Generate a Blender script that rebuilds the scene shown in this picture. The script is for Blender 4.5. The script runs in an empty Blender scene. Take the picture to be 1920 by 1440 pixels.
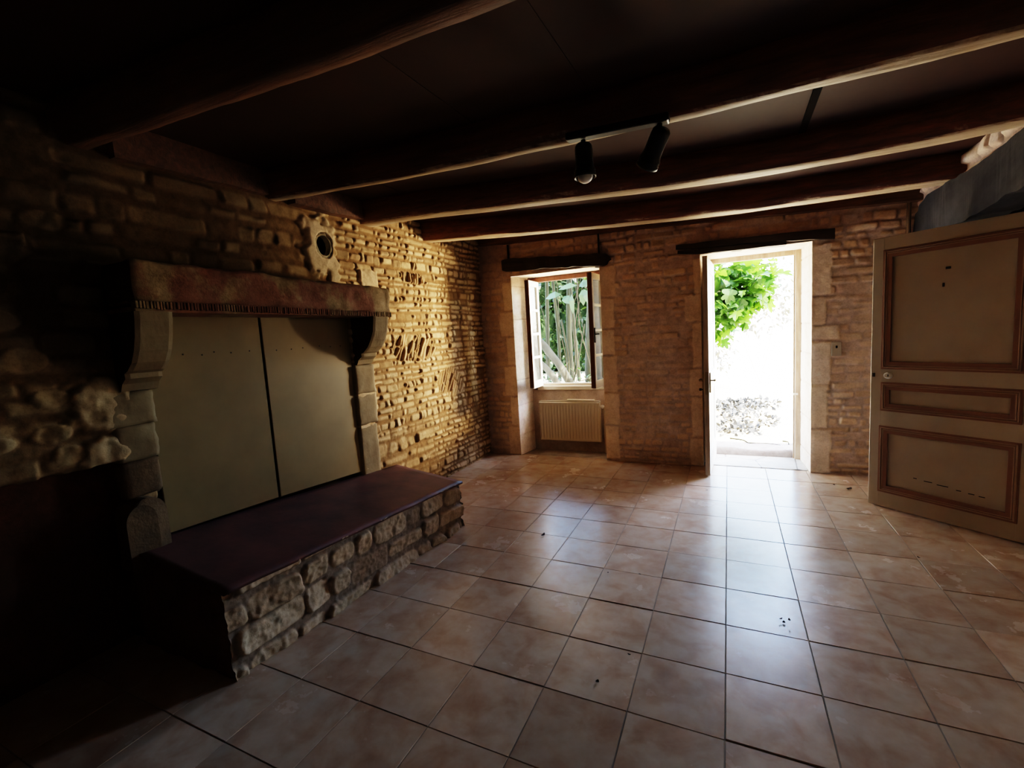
import bpy, bmesh, math, random
import numpy as np
from mathutils import Vector, Matrix, noise as mn

random.seed(7)
scene = bpy.context.scene
col = scene.collection
rnd = random.Random(11)

# ------------------------------------------------------------------ helpers
def tag(o, label=None, cat=None, group=None, kind=None):
    if label: o['label'] = label
    if cat: o['category'] = cat
    if group: o['group'] = group
    if kind: o['kind'] = kind
    return o

def empty(name, loc=(0, 0, 0), rz=0.0):
    o = bpy.data.objects.new(name, None); o.location = loc; o.rotation_euler = (0, 0, rz)
    o.empty_display_size = .05
    col.objects.link(o); return o

def obj_from_mesh(name, me, mat, parent=None, smooth=False):
    o = bpy.data.objects.new(name, me); col.objects.link(o)
    if mat is not None: me.materials.append(mat)
    if smooth: me.polygons.foreach_set('use_smooth', [True] * len(me.polygons))
    if parent is not None: o.parent = parent
    return o

def from_bm(name, bm, mat, parent=None, smooth=False):
    me = bpy.data.meshes.new(name); bm.normal_update(); bm.to_mesh(me); bm.free()
    return obj_from_mesh(name, me, mat, parent, smooth)

def raw(name, verts, faces, mat, parent=None, smooth=False):
    me = bpy.data.meshes.new(name); me.from_pydata(verts, [], faces); me.update()
    return obj_from_mesh(name, me, mat, parent, smooth)

def add_box(bm, x0, x1, y0, y1, z0, z1, bev=0.0, seg=1, M=None):
    t = bmesh.new()
    bmesh.ops.create_cube(t, size=1)
    bmesh.ops.scale(t, vec=(x1 - x0, y1 - y0, z1 - z0), verts=t.verts)
    bmesh.ops.translate(t, vec=((x0 + x1) / 2, (y0 + y1) / 2, (z0 + z1) / 2), verts=t.verts)
    if bev > 0:
        bmesh.ops.bevel(t, geom=t.edges[:], offset=bev, segments=seg, affect='EDGES', profile=.5)
    merge(bm, t, M)

def merge(bm, t, M=None):
    mp = {}
    for v in t.verts:
        mp[v] = bm.verts.new(M @ v.co if M is not None else v.co)
    for f in t.faces:
        try: bm.faces.new([mp[v] for v in f.verts])
        except ValueError: pass
    t.free()

def box(name, dims, mat, parent=None, bev=.003, seg=1, M=None):
    bm = bmesh.new(); add_box(bm, *dims, bev=bev, seg=seg, M=M)
    return from_bm(name, bm, mat, parent)

def rough_block(name, x0, x1, y0, y1, z0, z1, mat, parent=None, amp=.006, cell=.03, freq=14, seed=0, bev=.012, edge=None):
    """a hewn block: fine box whose faces are pushed in and out by noise, arrises worn"""
    bm = bmesh.new()
    n = [max(2, int(round((b - a) / cell))) for a, b in ((x0, x1), (y0, y1), (z0, z1))]
    lo = (x0, y0, z0); sz = (x1 - x0, y1 - y0, z1 - z0)
    idx = {}
    def vert(i, j, k):
        key = (i, j, k)
        if key not in idx:
            p = Vector((lo[0] + sz[0] * i / n[0], lo[1] + sz[1] * j / n[1], lo[2] + sz[2] * k / n[2]))
            c = Vector((lo[0] + sz[0] / 2, lo[1] + sz[1] / 2, lo[2] + sz[2] / 2))
            on = [i in (0, n[0]), j in (0, n[1]), k in (0, n[2])]
            w = sum(on)
            s = Vector([(1 if q > h else -1) if f else 0 for q, h, f in zip(p, c, on)])
            d = amp * (mn.noise(p * freq + Vector((seed * 3.1, seed, 0))) + .5 * mn.noise(p * freq * 2.6 + Vector((seed, 9, seed))))
            if w >= 2:
                d -= bev * (.6 + .8 * abs(mn.noise(p * freq * .8 + Vector((5, seed, 2)))))
            p = p + s * d
            if edge: p = edge(p)
            idx[key] = bm.verts.new(p)
        return idx[key]
    def quad(a, b, c, d): bm.faces.new((a, b, c, d))
    for i in range(n[0]):
        for j in range(n[1]):
            quad(vert(i, j, 0), vert(i, j + 1, 0), vert(i + 1, j + 1, 0), vert(i + 1, j, 0))
            quad(vert(i, j, n[2]), vert(i + 1, j, n[2]), vert(i + 1, j + 1, n[2]), vert(i, j + 1, n[2]))
    for i in range(n[0]):
        for k in range(n[2]):
            quad(vert(i, 0, k), vert(i + 1, 0, k), vert(i + 1, 0, k + 1), vert(i, 0, k + 1))
            quad(vert(i, n[1], k), vert(i, n[1], k + 1), vert(i + 1, n[1], k + 1), vert(i + 1, n[1], k))
    for j in range(n[1]):
        for k in range(n[2]):
            quad(vert(0, j, k), vert(0, j, k + 1), vert(0, j + 1, k + 1), vert(0, j + 1, k))
            quad(vert(n[0], j, k), vert(n[0], j + 1, k), vert(n[0], j + 1, k + 1), vert(n[0], j, k + 1))
    return from_bm(name, bm, mat, parent, smooth=True)

def lathe(bm, prof, M=None, seg=24, caps=True):
    rings = []
    for r, z in prof:
        rings.append([bm.verts.new((M or Matrix()) @ Vector((r * math.cos(2 * math.pi * i / seg), r * math.sin(2 * math.pi * i / seg), z))) for i in range(seg)])
    for a, b in zip(rings, rings[1:]):
        for i in range(seg):
            bm.faces.new((a[i], a[(i + 1) % seg], b[(i + 1) % seg], b[i]))
    if caps:
        bm.faces.new(rings[0][::-1]); bm.faces.new(rings[-1])

def tube(bm, pts, rad, seg=8, wob=0.0, seed=0):
    pts = [Vector(p) for p in pts]
    n = len(pts)
    up = Vector((0.13, .21, 1)).normalized()
    rings = []
    for i, p in enumerate(pts):
        t = (pts[min(i + 1, n - 1)] - pts[max(i - 1, 0)]).normalized()
        a = t.cross(up)
        if a.length < .05: a = t.cross(Vector((1, 0, 0)))
        a.normalize(); b = t.cross(a)
        r = rad[i] if isinstance(rad, (list, tuple)) else rad
        ring = []
        for k in range(seg):
            an = 2 * math.pi * k / seg
            d = a * math.cos(an) + b * math.sin(an)
            rr = r * (1 + wob * mn.noise((p + d * r) * 6 + Vector((seed, 0, 0))))
            ring.append(bm.verts.new(p + d * rr))
        rings.append(ring)
    for q, s in zip(rings, rings[1:]):
        for k in range(seg):
            bm.faces.new((q[k], q[(k + 1) % seg], s[(k + 1) % seg], s[k]))
    bm.faces.new(rings[0][::-1]); bm.faces.new(rings[-1])

def smooth_path(pts, n):
    """Catmull-Rom through the points"""
    P = [Vector(p) for p in pts]
    P = [P[0] * 2 - P[1]] + P + [P[-1] * 2 - P[-2]]
    out = []
    m = len(P) - 3
    for i in range(n):
        t = i / (n - 1) * m
        k = min(int(t), m - 1); f = t - k
        a, b, c, d = P[k:k + 4]
        out.append(.5 * ((2 * b) + (c - a) * f + (2 * a - 5 * b + 4 * c - d) * f * f + (3 * b - a - 3 * c + d) * f ** 3))
    return out

# ------------------------------------------------------------------ numpy noise
_tab = np.random.RandomState(3).rand(16, 256, 256).astype(np.float32) * 2 - 1
def vnoise(x, y, seed=0):
    t = _tab[seed % 16]
    x = x + seed * 17.3; y = y + seed * 5.7
    xi = np.floor(x).astype(int); yi = np.floor(y).astype(int)
    fx = x - xi; fy = y - yi
    fx = fx * fx * (3 - 2 * fx); fy = fy * fy * (3 - 2 * fy)
    a = t[xi & 255, yi & 255]; b = t[(xi + 1) & 255, yi & 255]
    c = t[xi & 255, (yi + 1) & 255]; d = t[(xi + 1) & 255, (yi + 1) & 255]
    return (a * (1 - fx) + b * fx) * (1 - fy) + (c * (1 - fx) + d * fx) * fy
def fbm(x, y, seed=0, o=3):
    r = 0; a = 1; s = 0
    for i in range(o):
        r = r + a * vnoise(x * 2 ** i, y * 2 ** i, seed + i); s += a; a *= .5
    return r / s
def sstep(x, a, b):
    t = np.clip((x - a) / (b - a), 0, 1); return t * t * (3 - 2 * t)

def coursed(u, v, seed, rh, rl, fall=.012, prot=(.006, .026), warp=.012, skip=.12):
    """coursed rubble: (height, stone mask, stone id)"""
    R = np.random.RandomState(seed)
    uw = u + warp * 1.6 * fbm(u * 5, v * 5, seed + 1, 2) + .005 * fbm(u * 22, v * 22, seed + 9, 2)
    vw = v + warp * fbm(u * 2.2, v * 4, seed + 2, 2) + .004 * fbm(u * 18, v * 18, seed + 5, 2)
    lo, hi = float(vw.min()) - .3, float(vw.max()) + .3
    e = [lo]
    while e[-1] < hi: e.append(e[-1] + R.uniform(*rh) * (1.5 if R.rand() < .12 else 1))
    e = np.array(e)
    row = np.searchsorted(e, vw) - 1
    h = np.zeros_like(u); m = np.zeros_like(u); idn = np.zeros_like(u)
    ulo, uhi = float(uw.min()) - .3, float(uw.max()) + .3
    for k in np.unique(row):
        s = row == k
        w = [ulo - R.rand() * .2]
        while w[-1] < uhi: w.append(w[-1] + rl[0] + (rl[1] - rl[0]) * R.rand() ** 1.7)
        w = np.array(w); n = len(w)
        uu = uw[s]; vv = vw[s]
        c = np.clip(np.searchsorted(w, uu) - 1, 0, n - 2)
        hu = (w[c + 1] - w[c]) / 2; hv = (e[k + 1] - e[k]) / 2
        ex = R.rand(n, 6)[c]
        marg = .002 + .006 * ex[:, 0]
        pu = uu - (w[c] + w[c + 1]) / 2
        pv = vv - (e[k] + e[k + 1]) / 2 + hv * .25 * (ex[:, 1] - .5)
        hh = np.maximum(hu - marg, .006); hw = np.maximum(hv * (1 - .3 * ex[:, 4] ** 2) - marg, .006)
        rad = np.minimum(hh, hw) * (.35 + .5 * ex[:, 5])
        qx = np.abs(pu) - hh + rad; qy = np.abs(pv) - hw + rad
        sd = np.hypot(np.maximum(qx, 0), np.maximum(qy, 0)) + np.minimum(np.maximum(qx, qy), 0) - rad
        mk = sstep(-sd, -.002, fall)
        gone = ex[:, 2] < skip
        p = prot[0] + (prot[1] - prot[0]) * ex[:, 3]
        tilt = (pu * (ex[:, 1] - .5) + pv * (ex[:, 0] - .5) * 1.5) * .35
        hs = mk * (p + tilt)
        hs[gone] *= .25; mk = np.where(gone, mk * .25, mk)
        h[s] = hs; m[s] = mk; idn[s] = (ex[:, 1] * 7.13 + ex[:, 3] * 3.7) % 1
    return h, m, idn

def rrect(u, v, r, rad=.02, wob=.006, seed=0):
    cu, cv = (r[0] + r[1]) / 2, (r[2] + r[3]) / 2; hu, hv = (r[1] - r[0]) / 2, (r[3] - r[2]) / 2
    qx = np.abs(u - cu) - hu + rad; qy = np.abs(v - cv) - hv + rad
    return np.hypot(np.maximum(qx, 0), np.maximum(qy, 0)) + np.minimum(np.maximum(qx, qy), 0) - rad + wob * fbm(u * 16, v * 16, seed, 2)

def axis(a, b, step, brk=()):
    pts = sorted(set([a, b] + [x for x in brk if a < x < b]))
    out = [np.array([pts[0]])]
    for p, q in zip(pts, pts[1:]):
        n = max(1, int(math.ceil((q - p) / step)))
        out.append(np.linspace(p, q, n + 1)[1:])
    return np.concatenate(out)

class Sheet:
    """joins height fields into one mesh with two colour attributes for the materials to read"""
    def __init__(s): s.V = []; s.F = []; s.A = []; s.B = []; s.n = 0
    def add(s, O, eu, ev, nn, us, vs, fn, holes=()):
        U, Vv = np.meshgrid(us, vs, indexing='ij')
        h, A, B = fn(U, Vv)
        O, eu, ev, nn = map(lambda q: np.array(q, float), (O, eu, ev, nn))
        P = O + U[..., None] * eu + Vv[..., None] * ev + h[..., None] * nn
        nu, nv = len(us), len(vs)
        ids = np.arange(nu * nv).reshape(nu, nv)
        q = np.stack([ids[:-1, :-1], ids[1:, :-1], ids[1:, 1:], ids[:-1, 1:]], -1)
        cu = (us[:-1] + us[1:]) / 2; cv = (vs[:-1] + vs[1:]) / 2
        keep = np.ones((nu - 1, nv - 1), bool)
        for a, b, c, d in holes:
            keep &= ~(((cu > a) & (cu < b))[:, None] & ((cv > c) & (cv < d))[None, :])
        s.V.append(P.reshape(-1, 3)); s.F.append(q[keep] + s.n)
        s.A.append(A.reshape(-1, 4)); s.B.append(B.reshape(-1, 4)); s.n += nu * nv
    def build(s, name, mat, parent=None, smooth=True):
        V = np.concatenate(s.V).astype(np.float32); F = np.concatenate(s.F).astype(np.int32)
        A = np.concatenate(s.A).astype(np.float32); B = np.concatenate(s.B).astype(np.float32)
        me = bpy.data.meshes.new(name)
        me.vertices.add(len(V)); me.vertices.foreach_set('co', V.ravel())
        me.loops.add(F.size); me.loops.foreach_set('vertex_index', F.ravel())
        me.polygons.add(len(F)); me.polygons.foreach_set('loop_start', np.arange(0, F.size, 4, dtype=np.int32))
        me.update(calc_edges=True); me.validate()
        for nm, arr in (('stone', A), ('zone', B)):
            at = me.color_attributes.new(nm, 'FLOAT_COLOR', 'POINT'); at.data.foreach_set('color', arr.ravel())
        return obj_from_mesh(name, me, mat, parent, smooth)

def pack(a, b=None, c=None):
    z = np.zeros_like(a)
    return np.stack([a, z if b is None else b, z if c is None else c, z + 1], -1)

# ------------------------------------------------------------------ materials
class NT:
    def __init__(s, name):
        s.m = bpy.data.materials.new(name); s.m.use_nodes = True
        s.t = s.m.node_tree; s.t.nodes.clear()
        s.out = s.t.nodes.new('ShaderNodeOutputMaterial')
    def n(s, ty, **kw):
        nd = s.t.nodes.new(ty)
        for k, v in kw.items():
            if k.startswith('i_'):
                key = k[2:].replace('_', ' ')
                nd.inputs[key].default_value = v
            else: setattr(nd, k, v)
        return nd
    def l(s, a, b): s.t.links.new(a, b)
    def ramp(s, fac, stops, interp='LINEAR'):
        r = s.n('ShaderNodeValToRGB'); r.color_ramp.interpolation = interp
        e = r.color_ramp.elements
        while len(e) < len(stops): e.new(.5)
        for x, (p, c) in zip(e, stops): x.position = p; x.color = (*c, 1)
        s.l(fac, r.inputs[0]); return r.outputs[0]
    def mix(s, fac, a, b, mode='MIX'):
        m = s.n('ShaderNodeMix', data_type='RGBA', blend_type=mode)
        for sock, v in ((m.inputs[0], fac), (m.inputs[6], a), (m.inputs[7], b)):
            if isinstance(v, (int, float)): sock.default_value = v
            elif isinstance(v, tuple): sock.default_value = (*v, 1) if len(v) == 3 else v
            else: s.l(v, sock)
        return m.outputs[2]
    def math(s, op, a, b=0.0, clamp=False):
        m = s.n('ShaderNodeMath', operation=op, use_clamp=clamp)
        for sock, v in zip(m.inputs, (a, b)):
            if isinstance(v, (int, float)): sock.default_value = v
            else: s.l(v, sock)
        return m.outputs[0]
    def noise(s, vec, scale, detail=4, rough=.6, dist=0.0):
        n = s.n('ShaderNodeTexNoise', i_Scale=scale, i_Detail=detail, i_Roughness=rough, i_Distortion=dist)
        s.l(vec, n.inputs['Vector']); return n.outputs['Fac']
    def coords(s, scale=(1, 1, 1), kind='Object'):
        tc = s.n('ShaderNodeTexCoord'); mp = s.n('ShaderNodeMapping'); mp.inputs['Scale'].default_value = scale
        s.l(tc.outputs[kind], mp.inputs[0]); return mp.outputs[0]
    def bump(s, h, strength=.4, dist=.01):
        b = s.n('ShaderNodeBump', i_Strength=strength, i_Distance=dist); s.l(h, b.inputs['Height']); return b.outputs[0]
    def bsdf(s, color, rough=.8, spec=.3, normal=None, **kw):
        b = s.n('ShaderNodeBsdfPrincipled')
        b.inputs['Specular IOR Level'].default_value = spec
        for sock, v in ((b.inputs['Base Color'], color), (b.inputs['Roughness'], rough)):
            if isinstance(v, (int, float)): sock.default_value = v
            elif isinstance(v, tuple): sock.default_value = (*v, 1)
            else: s.l(v, sock)
        if normal is not None: s.l(normal, b.inputs['Normal'])
        for k, v in kw.items(): b.inputs[k.replace('_', ' ')].default_value = v
        s.l(b.outputs[0], s.out.inputs[0]); return b

def m_plain(name, c, c2=None, rough=.6, spec=.3, scale=8, stretch=(1, 1, 1), bump=.15, bdist=.004, **kw):
    t = NT(name); v = t.coords(stretch)
    n = t.noise(v, scale, 5, .6)
    c2 = c2 or tuple(x * .75 for x in c)
    color = t.ramp(n, [(.3, c2), (.7, c)])
    t.bsdf(color, rough, spec, t.bump(t.noise(v, scale * 5, 4), bump, bdist), **kw)
    return t.m

def m_stonewall(name, tone=1.0, mortar=(.37, .225, .115), tint=(1, 1, 1), soft=0.0):
    t = NT(name); v = t.coords()
    a = t.n('ShaderNodeAttribute', attribute_name='stone'); sp = t.n('ShaderNodeSeparateColor'); t.l(a.outputs['Color'], sp.inputs[0])
    z = t.n('ShaderNodeAttribute', attribute_name='zone'); sz = t.n('ShaderNodeSeparateColor'); t.l(z.outputs['Color'], sz.inputs[0])
    base = t.ramp(sp.outputs[1], [(0, (.36, .235, .125)), (.22, (.50, .36, .21)), (.45, (.57, .44, .275)), (.62, (.43, .30, .17)), (.8, (.62, .50, .345)), (1, (.50, .33, .20))])
    big = t.noise(v, 2.2, 4); mid = t.noise(v, 14, 5, .65); fine = t.noise(v, 70, 4, .7)
    base = t.mix(t.math('MULTIPLY', mid, .8), base, t.mix(.5, base, (.70, .60, .45)))
    mort = t.ramp(mid, [(.25, tuple(x * .72 for x in mortar)), (.75, tuple(min(1, x * 1.25) for x in mortar))])
    if soft: base = t.mix(soft, base, (.60, .49, .38))
    c = t.mix(sp.outputs[0], mort, base)
    dress = t.ramp(mid, [(.25, (.56, .47, .36)), (.5, (.68, .59, .47)), (.8, (.74, .66, .55))])
    c = t.mix(sz.outputs[0], c, dress)
    plaster = t.ramp(mid, [(.25, (.55, .50, .40)), (.75, (.75, .70, .58))])
    # zone green = darkening, left wall shade included, blue = wine-red paint
    c = t.mix(sz.outputs[2], c, t.ramp(mid, [(.3, (.10, .03, .022)), (.7, (.2, .055, .04))]))
    darken = t.math('MULTIPLY', sz.outputs[1], t.math('ADD', .62, t.math('MULTIPLY', big, .5)), True)
    c = t.mix(darken, c, (.028, .02, .016))
    dirt = t.ramp(t.noise(v, 5, 5, .7), [(.3, (.72, .66, .6)), (.65, (1, 1, 1))])
    c = t.mix(.8, c, dirt, 'MULTIPLY')
    spk = t.ramp(fine, [(.3, (.78, .76, .72)), (.55, (1, 1, 1))])
    c = t.mix(.8, c, spk, 'MULTIPLY')
    c = t.mix(1.0, c, tuple(tone * x for x in tint), 'MULTIPLY')
    hgt = t.math('ADD', t.math('MULTIPLY', mid, .6), t.math('MULTIPLY', fine, .5))
    t.bsdf(c, .92, .15, t.bump(hgt, .55, .008))
    return t.m

def m_beam(name, c=(.155, .068, .036), c2=(.06, .028, .017), ax='X', pale=False):
    t = NT(name)
    st = {'X': (1.2, 14, 14), 'Y': (14, 1.2, 14), 'Z': (14, 14, 1.2)}[ax]
    v = t.coords(st); v0 = t.coords()
    g = t.noise(v, 2.2, 6, .65, .4); p = t.noise(v0, 3, 4)
    color = t.ramp(g, [(.3, c2), (.62, c), (.85, tuple(x * 1.45 for x in c))])
    color = t.mix(.6, color, t.ramp(p, [(.3, (.55, .5, .5)), (.7, (1.1, 1.05, 1))]), 'MULTIPLY')
    if pale:  # down-facing faces painted paler, bounce light from the door put into the colour
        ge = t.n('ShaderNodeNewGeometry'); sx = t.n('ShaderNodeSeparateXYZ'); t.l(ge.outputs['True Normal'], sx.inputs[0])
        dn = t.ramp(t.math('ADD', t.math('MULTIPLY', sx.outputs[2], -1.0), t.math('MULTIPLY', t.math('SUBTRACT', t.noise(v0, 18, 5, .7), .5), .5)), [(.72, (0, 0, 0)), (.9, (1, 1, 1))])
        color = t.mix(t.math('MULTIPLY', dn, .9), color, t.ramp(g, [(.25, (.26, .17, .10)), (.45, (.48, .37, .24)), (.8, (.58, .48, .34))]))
    t.bsdf(color, .55, .4, t.bump(t.math('ADD', g, t.math('MULTIPLY', t.noise(v0, 40), .4)), .6, .008))
    return t.m

def m_paint(name, c, c2, dirt=(.16, .10, .06), rough=.5, spots=.63, scale=9, spec=.35):
    t = NT(name); v = t.coords()
    n = t.noise(v, scale * .3, 5, .6)
    color = t.ramp(n, [(.3, c2), (.7, c)])
    d = t.ramp(t.noise(v, scale * 2.2, 6, .75), [(spots, (0, 0, 0)), (spots + .12, (1, 1, 1))])
    color = t.mix(t.math('MULTIPLY', d, .55), color, dirt)
    t.bsdf(color, rough, spec, t.bump(t.noise(v, 60, 3), .08, .003))
    return t.m

def m_metal(name, c, rough=.4, metallic=1.0):
    t = NT(name); v = t.coords()
    r = t.ramp(t.noise(v, 30), [(.3, (rough * .7,) * 3), (.7, (min(1, rough * 1.3),) * 3)])
    t.bsdf(c, r, .5, None, Metallic=metallic); return t.m

def m_leaf(name, c, c2, trans=.45, scale=3.0):
    t = NT(name); v = t.coords()
    oi = t.n('ShaderNodeObjectInfo')
    g = t.n('ShaderNodeNewGeometry')
    k = t.math('ADD', t.math('MULTIPLY', t.noise(v, scale, 3), .75), t.math('MULTIPLY', g.outputs['Random Per Island'], .4))
    color = t.ramp(k, [(.25, c2), (.75, c)])
    d = t.n('ShaderNodeBsdfPrincipled'); d.inputs['Roughness'].default_value = .45; t.l(color, d.inputs['Base Color'])
    tr = t.n('ShaderNodeBsdfTranslucent'); t.l(t.mix(1, color, (1.0, 1.15, .55), 'MULTIPLY'), tr.inputs[0])
    mx = t.n('ShaderNodeMixShader'); mx.inputs[0].default_value = trans
    t.l(d.outputs[0], mx.inputs[1]); t.l(tr.outputs[0], mx.inputs[2]); t.l(mx.outputs[0], t.out.inputs[0])
    return t.m

def m_glass(name):
    t = NT(name)
    v = t.coords()
    g = t.n('ShaderNodeBsdfGlossy'); g.inputs['Roughness'].default_value = .04
    tr = t.n('ShaderNodeBsdfTransparent'); tr.inputs[0].default_value = (.93, .95, .94, 1)
    fr = t.n('ShaderNodeFresnel', i_IOR=1.5)
    dirt = t.n('ShaderNodeBsdfDiffuse'); dirt.inputs[0].default_value = (.6, .6, .55, 1)
    m1 = t.n('ShaderNodeMixShader'); t.l(fr.outputs[0], m1.inputs[0]); t.l(tr.outputs[0], m1.inputs[1]); t.l(g.outputs[0], m1.inputs[2])
    m2 = t.n('ShaderNodeMixShader'); t.l(t.math('MULTIPLY', t.noise(v, 7), .22), m2.inputs[0]); t.l(m1.outputs[0], m2.inputs[1]); t.l(dirt.outputs[0], m2.inputs[2])
    t.l(m2.outputs[0], t.out.inputs[0]); return t.m

M = {}
M['wall_back'] = m_stonewall('rubble_back', 1.6, mortar=(.46, .375, .31), tint=(1, .995, 1.05), soft=.15)
M['wall_left'] = m_stonewall('rubble_left', 1.0, mortar=(.25, .155, .078), tint=(1, .95, .85))
M['hearthstone'] = m_stonewall('hearth_rubble', .80, mortar=(.34, .27, .215), tint=(1, .985, 1.0))
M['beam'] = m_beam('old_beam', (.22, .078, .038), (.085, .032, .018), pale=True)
M['beam_near'] = m_beam('near_beam', (.17, .075, .04), (.07, .032, .018))  # beam far from the door, without the painted soffit light
M['plate'] = m_beam('plate_wood', (.24, .115, .06), (.1, .05, .028))
M['lintel'] = m_beam('lintel_wood', (.05, .027, .018), (.02, .012, .008))
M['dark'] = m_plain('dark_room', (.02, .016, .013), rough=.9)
M['grey_timber'] = m_plain('smoked_timber', (.065, .062, .064), (.025, .023, .025), .85, .2, 5, (1, .5, 1), .5, .01)
M['ceiling'] = m_plain('ceiling_board', (.055, .02, .011), (.036, .013, .008), .7, .2, 2.5, bump=.1)
M['seam'] = m_plain('seam_strip', (.009, .006, .005), rough=.9, spec=.05)
M['mantel'] = None
M['boards'] = m_paint('board_paint', (.215, .152, .068), (.17, .12, .052), (.14, .09, .05), .55, .68)
M['cream'] = m_paint('cream_paint', (.66, .57, .44), (.58, .49, .37), (.25, .16, .1), .5, .66)
M['white'] = m_paint('white_paint', (.80, .77, .70), (.72, .68, .60), (.4, .3, .2), .45, .7)
M['brown_wood'] = m_beam('window_wood', (.16, .06, .032), (.07, .027, .016), 'Z')
M['leaf_wood'] = m_beam('weathered_wood', (.50, .40, .29), (.33, .24, .16), 'Z')
M['door_beige'] = m_paint('door_beige', (.44, .365, .27), (.38, .305, .22), (.07, .045, .03), .5, .72)
M['door_brown'] = m_paint('door_brown', (.26, .135, .085), (.2, .10, .06), (.3, .24, .17), .5, .74)
M['door_line'] = m_paint('door_line', (.36, .24, .16), (.3, .19, .12), (.1, .06, .04), .5, .74)
M['radiator'] = m_paint('radiator_enamel', (.56, .475, .35), (.5, .42, .3), (.3, .2, .12), .35, .75)
M['plastic'] = m_plain('plastic', (.62, .55, .42), rough=.4, bump=.03)
M['porcelain'] = m_plain('porcelain', (.7, .66, .58), rough=.2, spec=.5, bump=.0)
M['black'] = m_plain('black_metal', (.014, .011, .010), (.008, .007, .007), .42, .45, 20)
M['iron'] = m_metal('iron', (.05, .04, .035), .55)
M['brass'] = m_metal('brass', (.30, .22, .12), .4)
M['steel'] = m_metal('steel', (.42, .38, .33), .4)
M['glass'] = m_glass('pane_glass')
M['bulb'] = m_plain('opal_bulb', (.85, .83, .8), (.82, .8, .77), .25, .5, 5, bump=.0)
M['hearth_top'] = m_plain('wine_slab', (.13, .048, .042), (.055, .024, .024), .5, .3, 5, bump=.25, bdist=.004)
M['hearth_end'] = m_plain('brick_end', (.16, .07, .042), (.07, .03, .02), .85, .2, 9, bump=.5, bdist=.01)
M['white_stone'] = m_plain('white_stone', (.74, .70, .62), (.58, .53, .45), .85, .2, 6, bump=.35, bdist=.006)
M['plaster'] = m_plain('plaster', (.42, .37, .26), (.26, .21, .14), .9, .15, 9, bump=.5, bdist=.01)
M['bark'] = m_plain('bark', (.032, .031, .014), (.012, .012, .006), .9, .2, 7, (1, 1, .3), .6, .015)
M['bark_pale'] = m_plain('bark_pale', (.06, .056, .038), (.026, .025, .017), .9, .2, 6, (1, 1, .4), .5, .012)
M['vine'] = m_plain('vine_bark', (.04, .031, .015), (.017, .013, .007), .9, .2, 20)
M['leaf_fig'] = m_leaf('fig_leaf', (.065, .15, .018), (.012, .05, .008), .5)
M['leaf_dark'] = m_leaf('dark_leaf', (.022, .046, .009), (.005, .014, .004), .35, 1.5)
M['leaf_mid'] = m_leaf('mid_leaf', (.035, .068, .014), (.01, .026, .006), .45, 1.5)
M['leaf_blue'] = m_leaf('blue_leaf', (.065, .105, .066), (.028, .06, .04), .35)
M['leaf_pale'] = m_leaf('pale_leaf', (.12, .10, .085), (.075, .062, .052), .3)
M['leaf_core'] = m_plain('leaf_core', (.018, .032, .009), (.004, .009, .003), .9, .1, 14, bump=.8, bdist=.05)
M['litter'] = m_plain('leaf_litter', (.085, .085, .08), (.02, .021, .022), .9, .2, 20)
M['dry'] = m_plain('dry_leaf', (.07, .045, .03), (.03, .02, .014), .8, .2, 30)

def m_mantel():
    t = NT('mantel_stone'); v = t.coords()
    mid = t.noise(v, 12, 6, .7); big = t.noise(v, 3.1, 4, .6); fine = t.noise(v, 60, 4, .7)
    c = t.ramp(mid, [(.25, (.15, .10, .05)), (.5, (.26, .18, .098)), (.8, (.33, .25, .15))])
    red = t.ramp(big, [(.42, (0, 0, 0)), (.52, (1, 1, 1))])
    c = t.mix(t.math('MULTIPLY', red, .85), c, t.ramp(mid, [(.3, (.14, .045, .028)), (.7, (.23, .09, .058))]))
    c = t.mix(.8, c, t.ramp(fine, [(.3, (.7, .68, .64)), (.55, (1, 1, 1))]), 'MULTIPLY')
    t.bsdf(c, .85, .2, t.bump(t.math('ADD', mid, t.math('MULTIPLY', fine, .4)), .5, .01)); return t.m
M['mantel'] = m_mantel()
M['dressed'] = m_plain('dressed_stone', (.25, .195, .12), (.17, .125, .075), .88, .2, 6, bump=.4, bdist=.006)

def m_tiles():
    t = NT('terracotta_tile'); v = t.coords()
    a = t.n('ShaderNodeAttribute', attribute_name='tile'); sp = t.n('ShaderNodeSeparateColor'); t.l(a.outputs['Color'], sp.inputs[0])
    # each tile reads its own piece of the cloud pattern
    off = t.n('ShaderNodeVectorMath', operation='SCALE'); t.l(a.outputs['Color'], off.inputs[0]); off.inputs['Scale'].default_value = 37.0
    ad = t.n('ShaderNodeVectorMath', operation='ADD'); t.l(v, ad.inputs[0]); t.l(off.outputs[0], ad.inputs[1])
    n = t.noise(ad.outputs[0], 6.5, 4, .55, .4); n2 = t.noise(ad.outputs[0], 15, 4, .6)
    c = t.ramp(n, [(.28, (.42, .235, .15)), (.43, (.53, .35, .24)), (.55, (.61, .46, .34)), (.74, (.64, .515, .40))])
    c = t.mix(.3, c, t.ramp(n2, [(.3, (.48, .28, .18)), (.7, (.68, .52, .39))]))
    tone = t.math('ADD', .66, t.math('MULTIPLY', sp.outputs[0], .20))
    cb = t.n('ShaderNodeCombineColor')
    for i in range(3): t.l(tone, cb.inputs[i])
    c = t.mix(1, c, cb.outputs[0], 'MULTIPLY')
    dust = t.ramp(t.noise(v, 2.3, 6, .7), [(.45, (0, 0, 0)), (.75, (1, 1, 1))])
    c = t.mix(t.math('MULTIPLY', dust, .18), c, (.6, .5, .4))
    r = t.math('ADD', .15, t.math('MULTIPLY', t.noise(v, 3.0, 5, .7), .2))
    t.bsdf(c, r, .35, t.bump(t.noise(v, 9, 3), .06, .01)); return t.m
M['tiles'] = m_tiles()
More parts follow.
